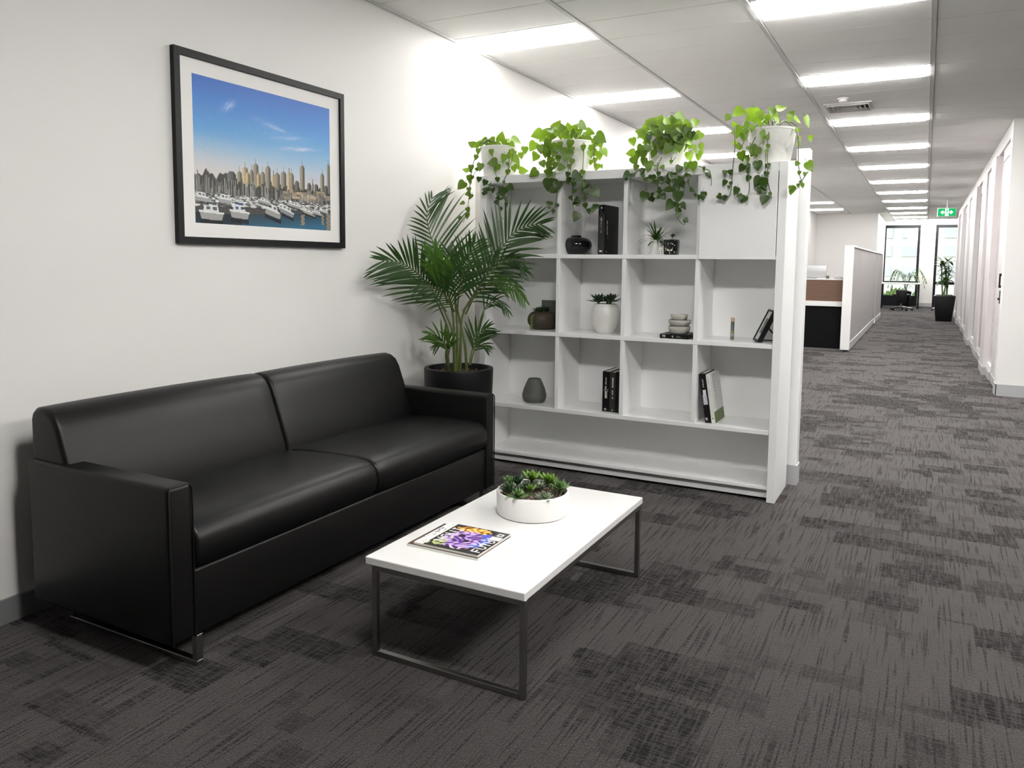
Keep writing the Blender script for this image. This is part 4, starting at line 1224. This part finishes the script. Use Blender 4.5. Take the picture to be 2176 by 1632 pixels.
# stems (canes) rising from the pot
canes = [((660, 1350, 4.06), (640, 1270, 4.05), (655, 1100, 4.05), (560, 860, 4.02)), ((700, 1370, 4.04), (695, 1200, 4.04), (690, 1000, 4.03), (640, 760, 4.0)), ((720, 1370, 4.04), (720, 1180, 4.04), (715, 980, 4.05), (700, 800, 4.05)),
         ((740, 1370, 4.05), (745, 1150, 4.05), (760, 980, 4.07), (860, 800, 4.12)), ((790, 1360, 4.06), (775, 1200, 4.06), (745, 1060, 4.06), (720, 930, 4.04)), ((705, 1375, 4.02), (690, 1120, 4.02), (600, 900, 3.98))]
for cpath in canes:
    pts = [c2(*q) for q in cpath]; pts[0].z = min(pts[0].z, .632)
    obj('cane', add_tube(bmesh.new(), smooth_path(pts, 5), .0095, 7, .005), M_stem, pl, True)
FR = [  # path (enlarged px + depth), n, Lmax, width, material, kwargs
    ([(640, 960, 4.02), (560, 840, 3.96), (480, 730, 3.88), (390, 650, 3.78), (290, 600, 3.68), (180, 592, 3.62)], 20, .34, .017, M_palm, dict(ang=.95, droop=.25, sides=(1.0, .75))),
    ([(650, 900, 4.02), (600, 720, 3.98), (555, 500, 3.97), (515, 370, 3.98), (500, 250, 4.02), (540, 130, 4.06)], 20, .33, .014, M_palm, dict(ang=.95, droop=.35, sides=(.5, 1.1))),
    ([(760, 960, 4.08), (860, 800, 4.14), (960, 640, 4.20), (1050, 490, 4.26), (1130, 390, 4.30), (1240, 335, 4.32), (1330, 328, 4.33)], 24, .30, .018, M_palm, dict(ang=.98, droop=.35, sides=(1.0, 1.0))),
    ([(780, 980, 4.10), (880, 780, 4.14), (980, 660, 4.18), (1070, 590, 4.20), (1150, 580, 4.18), (1200, 640, 4.15)], 20, .26, .012, M_palm, dict(ang=.9, droop=1.0, sides=(.7, 1.0))),
    ([(690, 950, 4.04), (630, 760, 3.94), (580, 620, 3.86), (548, 520, 3.84)], 9, .22, .020, M_palm_l, dict(ang=.6, droop=.2, start=.3)),
    ([(720, 950, 4.05), (740, 760, 3.98), (790, 610, 3.93), (850, 460, 3.92)], 16, .24, .014, M_palm, dict(ang=.85, droop=.4, start=.2)),
    ([(710, 950, 4.05), (690, 760, 4.12), (660, 620, 4.18), (650, 530, 4.20)], 12, .24, .016, M_palm, dict(ang=.8, droop=.4, start=.2)),
    ([(700, 960, 4.03), (640, 860, 3.92), (560, 790, 3.84), (460, 760, 3.78)], 14, .22, .010, M_palm, dict(ang=.8, droop=.6)),
    ([(760, 960, 4.06), (860, 840, 4.10), (980, 740, 4.10), (1120, 780, 4.08), (1210, 880, 4.06)], 14, .16, .010, M_palm_l, dict(ang=.7, droop=.9, start=.4)),
    ([(820, 1200, 4.07), (870, 1080, 4.10), (905, 965, 4.12), (950, 905, 4.12), (1020, 895, 4.12), (1090, 960, 4.12)], 9, .15, .009, M_palm, dict(ang=.7, droop=1.0, start=.5)),
    ([(655, 1345, 4.02), (640, 1230, 4.0), (590, 1150, 3.98), (520, 1125, 3.96)], 7, .15, .013, M_palm_l, dict(ang=.75, droop=.6, start=.4)),
    ([(660, 1345, 4.05), (650, 1240, 4.03), (625, 1190, 4.0), (560, 1215, 3.97)], 5, .12, .012, M_palm, dict(ang=.8, droop=.8, start=.4)),
    ([(805, 1345, 4.05), (830, 1230, 4.08), (870, 1130, 4.10), (940, 1075, 4.12)], 8, .17, .014, M_palm, dict(ang=.75, droop=.6, start=.35)),
    ([(815, 1345, 4.03), (840, 1250, 4.04), (880, 1200, 4.05), (940, 1215, 4.05)], 6, .12, .011, M_palm, dict(ang=.8, droop=.8, start=.4)),
    ([(640, 1345, 4.04), (660, 1250, 4.02), (670, 1180, 4.0), (640, 1120, 3.98)], 4, .12, .014, M_palm_l, dict(ang=.6, droop=.3, start=.5)),
]
for path, n, Lm, wd_, M, kw in FR:
    frond([c2(*q) for q in path], n, Lm, wd_, M, **kw)

# ------------------------------------------------------------------ pothos on the bookcase
def heart_mesh(nm, M, curl):
    out = [(0, 0), (-.08, .16), (-.05, .34), (.10, .47), (.30, .46), (.52, .36), (.74, .20), (.90, .07), (1.0, 0)]
    b = bmesh.new()
    mid = [b.verts.new((x, 0, -.10 * math.sin(PI * max(0, x)) * curl - .10 * curl * x * x)) for x in (0, .12, .30, .52, .74, .90, 1.0)]
    def zz_(x, y): return .16 * abs(y) - .22 * abs(y) ** 2 * curl - .12 * curl * x * x - .06 * math.sin(PI * max(0, x)) * curl
    for s in (1, -1):
        e = [b.verts.new((x, y * s, zz_(x, y))) for x, y in out[1:-1]]
        # fan between midrib and edge
        seq = [(mid[0], e[0], e[1]), (mid[0], e[1], mid[1]), (mid[1], e[1], e[2]), (mid[1], e[2], mid[2]), (mid[2], e[2], e[3]), (mid[2], e[3], e[4]), (mid[2], e[4], mid[3]), (mid[3], e[4], e[5]), (mid[3], e[5], mid[4]), (mid[4], e[5], e[6]), (mid[4], e[6], mid[5]), (mid[5], e[6], mid[6])]
        for f in seq:
            b.faces.new(f if s > 0 else f[::-1])
    # petiole
    add_tube(b, [(-.02, 0, .0), (-.22, 0, -.03), (-.40, .03, -.10)], .018, 4)
    me = bpy.data.meshes.new(nm); b.to_mesh(me); b.free(); me.materials.append(M)
    me.polygons.foreach_set('use_smooth', [True] * len(me.polygons))
    return me
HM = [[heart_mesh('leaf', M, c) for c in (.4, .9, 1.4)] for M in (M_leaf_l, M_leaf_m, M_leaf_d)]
def c3(x, y): return 960 + x / 5.726, 220 + y / 5.726
def c4(x, y): return 1320 + x / 5.181, 210 + y / 5.181
def pothos(label, cx, conv, k, r, hgt, vines, leaves, crown, dome=None):
    c = Vector((cx, 4.53, 1.8735))
    t = thing('trailing_pothos', label, 'potted plant', c, 'trailing plants along the bookcase top')
    rb = r * .76
    obj('pot', lathe([(0, 0), (rb, 0), (rb + .004, .004), (r - .003, hgt - .012), (r, hgt - .01), (r, hgt), (r - .008, hgt), (r - .012, hgt - .03), (0, hgt - .03)], c, 56), M_speck if k > 1 else M_ceram_m, t, True, 45)
    obj('soil', lathe([(0, hgt - .018), (r - .012, hgt - .022)], c, 32), M_soil, t)
    rim = c.z + hgt
    extra = []
    for i, vn in enumerate(vines):
        pts = []
        for j, q in enumerate(vn):
            p = at_y(*conv(*q), 4.36 + .012 * math.sin(i * 2.1 + j))
            if p.z > rim - .04: p = at_y(*conv(*q), 4.42 if abs(p.x - cx) < r else 4.46)
            elif abs(p.x - cx) < r * 1.05 and p.z > c.z: p = at_y(*conv(*q), 4.53 - r - .018)
            pts.append(p)
        for j in range(1, len(vn)):
            for f in (.3, .75):
                if random.random() < .6: extra.append((vn[j - 1][0] + (vn[j][0] - vn[j - 1][0]) * f + random.uniform(-22, 22), vn[j - 1][1] + (vn[j][1] - vn[j - 1][1]) * f, random.uniform(38, 70)))
        obj('vine', add_tube(bmesh.new(), smooth_path(pts, 4), .0028, 5, .0016), M_vine if i % 2 else M_vine_d, t, True)
    def leaf(x, y, s, a, Y, tone):
        px, py = conv(x, y)
        p = at_y(px, py, Y)
        sz = s / 5.45 * mpp(p) * 1.12
        a = math.radians(a + random.uniform(-12, 12))
        d = RT * math.cos(a) - UP * math.sin(a) + FW * random.uniform(-.25, .25)
        nr = -FW + UP * random.uniform(-.1, .8) + RT * random.uniform(-.6, .6)
        d.normalize()
        base = p - d * sz * .5
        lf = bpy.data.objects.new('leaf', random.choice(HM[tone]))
        link(lf, t, frame_matrix(base, d, nr, sz))
    for q in list(leaves) + extra:
        x, y, s = q[:3]; a = q[3] if len(q) > 3 else random.uniform(60, 120)
        p = at_y(*conv(x, y), 4.36)
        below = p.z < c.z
        tone = (2 if p.z < c.z - .02 else 1) if abs(p.x - cx) < r * 1.15 or below else 0  # shading by place in the leaf colour: hanging leaves darker, free upper ones backlit
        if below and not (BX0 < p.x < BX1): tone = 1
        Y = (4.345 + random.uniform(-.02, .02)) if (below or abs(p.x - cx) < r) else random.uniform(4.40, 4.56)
        if not below and abs(p.x - cx) < r: Y = 4.53 - r - .035 + random.uniform(-.015, .01)
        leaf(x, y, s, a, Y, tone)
    for q in crown:
        x, y, s = q[:3]; a = q[3] if len(q) > 3 else random.uniform(-150, -30)
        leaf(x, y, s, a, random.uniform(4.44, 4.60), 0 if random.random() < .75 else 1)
    if dome:
        x0, x1, y0, y1, n = dome
        for _ in range(n):
            a = random.uniform(0, 2 * PI); rr = math.sqrt(random.random())
            x = (x0 + x1) / 2 + rr * math.cos(a) * (x1 - x0) / 2; y = (y0 + y1) / 2 + rr * math.sin(a) * (y1 - y0) / 2
            tone = 0 if (rr > .75 or y < y0 + (y1 - y0) * .25) else random.choice((1, 1, 2))  # mound shaded by colour: backlit green at rim and top, darker inside
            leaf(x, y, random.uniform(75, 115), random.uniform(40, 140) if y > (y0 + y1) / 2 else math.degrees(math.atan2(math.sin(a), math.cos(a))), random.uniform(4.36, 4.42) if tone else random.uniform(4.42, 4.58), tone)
    # stems arching from the soil
    b = bmesh.new()
    for _ in range(9):
        a = random.uniform(0, 2 * PI)
        add_tube(b, smooth_path([c + Vector((0, 0, hgt - .03)), c + Vector((r * .5 * math.cos(a), r * .5 * math.sin(a), hgt + .05)), c + Vector((r * 1.05 * math.cos(a), r * 1.05 * math.sin(a), hgt + .02))], 4), .0025, 5)
    obj('stems', b, M_vine, t, True)

pothos('leftmost trailing pothos in plain white pot at the wall end of the bookcase', -2.508, c3, 0, .134, .195,
    [[(360, 540), (270, 700), (235, 870), (220, 1000), (205, 1180), (185, 1340), (135, 1450)], [(500, 545), (500, 690), (530, 850), (590, 960)], [(700, 560), (690, 800), (630, 940), (620, 1010), (580, 1110), (660, 1180), (665, 1245)],
     [(480, 950), (450, 1040), (385, 1110)], [(620, 1010), (560, 1150), (590, 1350), (630, 1410)], [(760, 560), (730, 700), (690, 800)], [(220, 1000), (260, 880), (330, 780)]],
    [(110, 1000, 110, 140), (215, 920, 75, 80), (165, 800, 80, 200), (235, 790, 70, 100), (190, 1100, 65, 160), (120, 1215, 60, 150), (95, 1400, 50, 80), (345, 780, 90, 100), (330, 930, 60, 90), (490, 720, 110, 170), (625, 675, 95, 100), (790, 690, 120, 60), (720, 1025, 85, 30),
     (635, 1075, 85, 100), (570, 1140, 80, 160), (400, 970, 70, 110), (440, 1050, 60, 150), (380, 1090, 45, 200), (500, 1060, 60, 90), (590, 1290, 55, 110), (480, 600, 70, 90), (890, 575, 85, 80), (845, 640, 70, 80), (880, 810, 105, 10), (985, 850, 110, 140), (800, 770, 70, 70), (700, 640, 70, 110), (740, 590, 70, 60), (665, 1240, 40, 90), (760, 800, 70, 80), (700, 720, 60, 100), (570, 780, 60, 60)],
    [(235, 485, 85, 200), (330, 480, 80, 190), (380, 460, 90, 170), (470, 450, 90, 180), (600, 395, 110, -70), (680, 450, 90, -20), (785, 455, 120, 20), (560, 480, 80, -90), (530, 500, 70, 90), (640, 490, 70, 90), (740, 500, 70, 40), (290, 520, 60, 150), (500, 470, 80, -60), (430, 500, 70, -120), (700, 490, 70, -60)])
pothos('second trailing pothos from the left, bushy white pot above the black slipcase', -1.995, c3, 2, .134, .198,
    [[(1310, 470), (1290, 600), (1200, 800), (1210, 900)], [(1450, 460), (1450, 800), (1420, 1000)], [(1390, 600), (1420, 830), (1430, 960)], [(1610, 480), (1600, 700), (1590, 900), (1610, 1100), (1640, 1300), (1690, 1345), (1750, 1280)],
     [(1500, 900), (1470, 1020), (1470, 1200), (1490, 1380)], [(1590, 900), (1590, 1100), (1550, 1245), (1500, 1200)], [(1250, 900), (1270, 1020), (1280, 1100), (1250, 1290), (1235, 1350)], [(1600, 940), (1670, 1030)], [(1610, 1130), (1700, 1080)], [(1200, 500), (1170, 700), (1170, 880)], [(1740, 480), (1730, 650), (1750, 780)]],
    [(1170, 990, 140, 100), (1245, 1060, 90, 20), (1190, 1240, 80, 90), (1235, 1320, 45, 110), (1395, 630, 140, 110), (1345, 775, 90, 10), (1500, 900, 130, 130), (1590, 1000, 100, 100), (1615, 1070, 90, 60), (1755, 1090, 140, 60), (1750, 1270, 75, 80), (1500, 1210, 70, 150), (1530, 1175, 65, 30), (1510, 1385, 110, 120), (1310, 1000, 90, 100), (1280, 1060, 60, 90), (1620, 700, 90, 90), (1430, 500, 100, 100),
     (1000, 620, 60), (980, 530, 110, 130), (1085, 560, 100, 90), (1015, 660, 90, 110), (1110, 740, 80, 80), (1190, 540, 90), (1180, 620, 90), (1190, 700, 90), (1170, 760, 90), (1240, 620, 80), (1250, 540, 90), (1190, 820, 80), (1250, 760, 80), (1180, 870, 80), (1230, 870, 70), (1150, 480, 100, 110), (1300, 680, 70), (1320, 560, 80), (1250, 960, 70), (1140, 620, 80), (1140, 560, 80),
     (1860, 600, 110, 70), (1790, 640, 100, 90), (1760, 780, 80, 100), (1810, 500, 90, 80), (1700, 560, 90, 90), (1690, 630, 90, 90), (1730, 600, 80, 80), (1820, 770, 50, 60), (1740, 700, 70, 90), (1690, 720, 60, 90)],
    [(1280, 250, 120, -60), (1420, 280, 110, -90), (1600, 280, 120, 30), (1030, 380, 130, 160), (1140, 340, 110, 180), (1690, 350, 100, 10), (1820, 430, 140, 40), (1200, 310, 100, 190), (1340, 290, 100, -100), (1500, 290, 100, -60), (1560, 330, 90, -30), (1640, 400, 90, 30), (1230, 400, 100, 120), (1330, 400, 90, 90), (1450, 400, 90, 90), (1540, 420, 90, 60), (1750, 480, 90, 70), (1100, 430, 90, 150), (1180, 440, 90, 120), (1390, 340, 90, -90), (1480, 350, 90, -80), (1270, 340, 90, -120), (1400, 440, 80, 90), (1600, 440, 80, 60), (1680, 440, 90, 40)])
pothos('third trailing pothos from the left, densest mound of leaves almost hiding its pot', -1.378, c4, 2, .128, .185,
    [[(400, 700), (405, 880), (400, 1040), (380, 1080), (310, 1115), (290, 1100)], [(520, 800), (540, 960), (620, 1150), (615, 1260), (640, 1340), (690, 1385), (725, 1340)], [(720, 820), (680, 900), (670, 960)], [(750, 820), (745, 950), (800, 1020), (850, 1080), (905, 1110)], [(620, 830), (640, 1010)], [(850, 740), (960, 790), (990, 860), (990, 960)], [(190, 780), (100, 860), (20, 890)], [(660, 1190), (640, 1260)], [(410, 1000), (470, 1090)], [(250, 780), (240, 860), (300, 910)], [(450, 640), (410, 740), (520, 800)], [(560, 640), (540, 720), (600, 640)]],
    [(250, 1085, 110, 110), (340, 885, 90, 90), (410, 1070, 90, 40), (470, 1090, 60, 30), (350, 1060, 50, 90), (525, 875, 120, 150), (600, 980, 130, 140), (660, 1000, 110, 60), (500, 1000, 100, 170), (620, 1090, 130, 100), (530, 1180, 120, 130), (690, 1185, 90, 60), (720, 1340, 60, 60), (910, 1070, 85, 80), (55, 850, 100, 150), (960, 795, 60, 20), (130, 480, 90, 80), (100, 600, 100, 170), (150, 690, 100, 60), (160, 760, 70, 100), (240, 630, 110, 100), (300, 740, 110, 100), (230, 800, 70), (240, 860, 60), (350, 610, 90), (510, 560, 120), (640, 540, 110), (760, 640, 110), (790, 750, 110), (720, 750, 90), (630, 780, 90), (890, 540, 90), (880, 600, 60), (570, 870, 110, 100), (440, 910, 90, 120), (640, 930, 90, 80), (800, 1015, 50, 20), (280, 560, 100), (210, 560, 100), (250, 700, 90), (190, 620, 90), (850, 650, 80), (820, 560, 90), (700, 660, 80), (440, 540, 90), (380, 520, 100)],
    [(440, 210, 100, -70), (660, 200, 130, 20), (830, 250, 100, -10), (350, 250, 130, -50), (560, 220, 100, -90), (270, 310, 120, 150), (740, 290, 110, 30)],
    (190, 880, 210, 560, 92))
pothos('rightmost trailing pothos in white pot at the open corridor end of the bookcase', -.793, c4, 3, .132, .190,
    [[(1250, 300), (1250, 560), (1230, 740), (1210, 1000), (1170, 1090), (1130, 1110), (1090, 1075)], [(1420, 480), (1400, 700), (1405, 830), (1410, 1000), (1370, 1100), (1340, 1130)], [(1640, 330), (1610, 460), (1610, 700), (1610, 880), (1560, 960)], [(1590, 560), (1585, 800)], [(1930, 320), (1950, 420), (1950, 700), (1970, 860), (1990, 900)], [(2060, 800), (1990, 900), (1940, 980), (1870, 1050)], [(1610, 900), (1640, 1020), (1655, 1100)], [(1530, 960), (1560, 1080)], [(1340, 1130), (1300, 1070), (1270, 1020)], [(1330, 320), (1360, 450), (1300, 560)], [(1480, 420), (1420, 560), (1480, 660)]],
    [(1290, 370, 140, 110), (1350, 430, 100, 90), (1300, 530, 80, 60), (1460, 580, 130, 120), (1330, 640, 110, 60), (1390, 680, 80, 90), (1500, 740, 110, 100), (1325, 770, 90, 110), (1395, 795, 70, 90), (1260, 1020, 90, 110), (1345, 1110, 80, 120), (1085, 1065, 50, 90), (1135, 930, 70, 120), (1190, 970, 40, 0), (1140, 820, 60, 80), (1500, 920, 130, 110), (1575, 940, 110, 70), (1540, 1010, 100, 160), (1570, 1120, 110, 120), (1640, 1060, 60, 70), (1565, 410, 110, 80), (1630, 740, 60, 90), (2085, 750, 120, 50), (1870, 990, 70, 95), (2000, 960, 50, 80), (1950, 710, 60, 0), (2090, 440, 70, 90), (1965, 440, 50, 60), (1380, 380, 90, 100), (1440, 330, 80, 110), (1240, 290, 60, 100), (1600, 590, 60, 90)],
    [(1280, 150, 140, 150), (1170, 210, 80, 130), (1680, 130, 110, -20), (1770, 100, 110, 0), (1680, 200, 100, 90), (1860, 205, 110, 90), (1950, 230, 100, 40), (2050, 260, 130, 60), (1540, 160, 100, -60), (1540, 280, 90, 90), (1450, 180, 140, 90), (1400, 230, 90, 120), (1380, 300, 90, 130), (1610, 190, 80, -90), (1720, 240, 80, 60), (1480, 240, 90, 100), (1600, 250, 80, 80), (1880, 150, 80, -40), (1420, 150, 90, -150)])

# ------------------------------------------------------------------ far end: plants, desk, chair
def taper_box(c, w0, w1, h, bev=.01):
    b = bmesh.new()
    add_box(b, c[0] - w1 / 2, c[0] + w1 / 2, c[1] - w1 / 2, c[1] + w1 / 2, c[2], c[2] + h, bev)
    for v in b.verts:
        t = (v.co.z - c[2]) / h; s = (w0 + (w1 - w0) * t) / w1
        v.co.x = c[0] + (v.co.x - c[0]) * s; v.co.y = c[1] + (v.co.y - c[1]) * s
    return b
fc = Vector((.435, 21.55, 0))
t = thing('corridor_plant', 'tall bushy plant in a black tapered planter at the far end of the corridor', 'potted plant', fc)
obj('planter', taper_box(fc, .34, .46, .615), M_black, t, True)
obj('soil', box(fc.x - .2, fc.x + .2, fc.y - .2, fc.y + .2, .616, .618), M_soil, t)
canes_ = []
for k in range(7):
    a = random.uniform(0, 2 * PI); top = fc + Vector((random.uniform(-.14, .16), random.uniform(-.12, .12), random.uniform(1.1, 1.5)))
    pts = smooth_path([fc + Vector((.05 * math.cos(a), .05 * math.sin(a), .6)), fc.lerp(top, .5) + Vector((.03 * math.cos(a), 0, .35)), top], 5)
    canes_.append(pts)
    obj('cane', add_tube(bmesh.new(), pts, .014, 6, .006), M_stem, t, True)
for k in range(150):
    pts = random.choice(canes_); p = pts[random.randint(4, len(pts) - 1)]
    a = random.uniform(0, 2 * PI); el = random.uniform(-.2, 1.1)
    b = bmesh.new()
    blade(b, p, (math.cos(a) * math.cos(el), math.sin(a) * math.cos(el), math.sin(el)), random.uniform(.14, .26), .045, random.uniform(.5, 1.3), 4)
    for v_ in b.verts: v_.co.x = min(v_.co.x, .665)
    obj('leaf', b, M_palm if random.random() < .6 else M_palm_l, t, True)
dk_ = thing('far_desk', 'white topped desk with black legs below the left far window', 'desk', (-.72, 27.3, 0))
obj('desktop', box(-1.25, -.12, 26.95, 27.7, .76, .80, .004), M_white, dk_)
for x in (-1.2, -.17):
    for y_ in (27.0, 27.62):
        obj('leg', box(x - .025, x + .025, y_, y_ + .05, 0, .76), M_black, dk_)
oc = Vector((-.60, 25.9, 0))
ch = thing('office_chair', 'black swivel office chair on a star base before the left far window', 'chair', oc)
obj('seat', box(oc.x - .22, oc.x + .22, oc.y - .2, oc.y + .24, .43, .49, .02), M_black, ch, True)
b = taper_box(Vector((oc.x, oc.y - .24, .22)), .24, .30, .40, .012)
obj('backrest', b, M_black, ch, True)
obj('column', add_tube(bmesh.new(), [oc + Vector((0, 0, .10)), oc + Vector((0, 0, .43))], .028, 10), M_dsteel, ch, True)
for k in range(5):
    a = 2 * PI * k / 5 + .2
    e = oc + Vector((.30 * math.cos(a), .30 * math.sin(a), .065))
    lg = obj('base_leg', add_tube(bmesh.new(), [oc + Vector((0, 0, .12)), e], .022, 8, .014), M_steel, ch, True)
    obj('caster', add_tube(bmesh.new(), [e + Vector((-.02 * math.sin(a), .02 * math.cos(a), -.036)), e + Vector((.02 * math.sin(a), -.02 * math.cos(a), -.036))], .028, 10), M_black, lg, True)
oc2 = Vector((.52, 26.3, 0))
ch2 = thing('office_chair', 'second dark swivel chair mostly hidden behind the tall corridor planter', 'chair', oc2)
obj('seat', box(oc2.x - .22, oc2.x + .22, oc2.y - .2, oc2.y + .24, .43, .49, .02), M_black, ch2, True)
obj('column', add_tube(bmesh.new(), [oc2 + Vector((0, 0, .10)), oc2 + Vector((0, 0, .43))], .028, 10), M_dsteel, ch2, True)
for k in range(5):
    a = 2 * PI * k / 5 + .5
    e = oc2 + Vector((.30 * math.cos(a), .30 * math.sin(a), .065))
    lg = obj('base_leg', add_tube(bmesh.new(), [oc2 + Vector((0, 0, .12)), e], .022, 8, .014), M_steel, ch2, True)
    obj('caster', add_tube(bmesh.new(), [e + Vector((-.02 * math.sin(a), .02 * math.cos(a), -.036)), e + Vector((.02 * math.sin(a), -.02 * math.cos(a), -.036))], .028, 10), M_black, lg, True)
fp_c = Vector((-.55, 28.3, .0))
fpt_ = thing('desk_palm', 'feathery palm in a dark pot behind the far desk by the left window', 'potted plant', fp_c)
obj('pot', lathe([(0, 0), (.13, 0), (.18, .50), (.165, .50), (.15, .46), (0, .46)], fp_c, 24), M_black, fpt_, True, 45)
for k in range(11):
    a = 2 * PI * k / 11 + random.uniform(-.2, .2); L_ = random.uniform(.42, .62)
    d = Vector((math.cos(a), math.sin(a) * .35, 0))
    hz = random.uniform(-.1, .12)
    path = [fp_c + Vector((0, 0, .46)), fp_c + d * L_ * .30 + Vector((0, 0, .98 + hz)), fp_c + d * L_ * .75 + Vector((0, 0, 1.12 + hz)), fp_c + d * L_ * 1.1 + Vector((0, 0, .80 if k % 2 else .62))]
    b = add_tube(bmesh.new(), smooth_path(path, 4), .006, 5, .002)
    P_ = smooth_path(path, 5)
    for i in range(4, len(P_) - 1):
        T = (P_[i + 1] - P_[i - 1]).normalized(); s = T.cross(Vector((0, 0, 1))).normalized()
        for q in (-1, 1): blade(b, P_[i], T * .6 + s * q * .8, .16, .022, .8, 3)
    obj('frond', b, M_palm_l if k % 2 else M_palm, fpt_, True)

# ------------------------------------------------------------------ outside the windows
structure(obj('terrain', box(-40, 40, YE + .4, 90, -1.2, -1.0), M_lawn))
bl = thing('office_building', 'pale multi storey building seen through the far windows', 'building', (0, 62, -1))
bd = bmesh.new(); add_box(bd, -22, 22, 62, 70, -1, 4.4)
obj('wall', bd, M_ext, bl)
for z0 in (.6, 2.0, 3.3):
    for k in range(10):
        x = -12 + k * 2.6
        obj('window', box(x, x + 2.0, 61.93, 62.0, z0, z0 + .75), M_ext2, bl)
obj('roof_edge', box(-22.3, 22.3, 61.6, 70.2, 4.4, 4.7), M_ext, bl)
def shrub(c, R, n, lab):
    t = thing('garden_shrub', lab, 'shrub', c)
    b = bmesh.new()
    for _ in range(n):
        a, e = random.uniform(0, 2 * PI), random.uniform(0, PI / 2)
        rr = R * random.uniform(.6, 1)
        p = Vector(c) + Vector((rr * math.cos(a) * math.cos(e), rr * math.sin(a) * math.cos(e), rr * .8 * math.sin(e)))
        blade(b, p, (random.uniform(-1, 1), random.uniform(-1, 1), random.uniform(-.2, 1)), R * .3, R * .12, .4, 2)
    o = obj('foliage', b, M_bush, t); o['kind'] = 'stuff'
    obj('trunk', add_tube(bmesh.new(), [Vector(c), Vector(c) + Vector((0, 0, R * .5))], .06, 6), M_stem, t)
for i, (x, y_, R, lab) in enumerate(((-2.6, 36, 1.0, 'green garden shrub outside the left far window, at its left side'), (.1, 38, 1.0, 'green garden shrub outside between the two far windows'), (-1.2, 44, 1.3, 'green garden shrub farther back outside the left far window'), (2.6, 36.5, 1.1, 'green garden shrub outside the right far window'))):
    shrub((x, y_, -1.0), R, 700, lab)
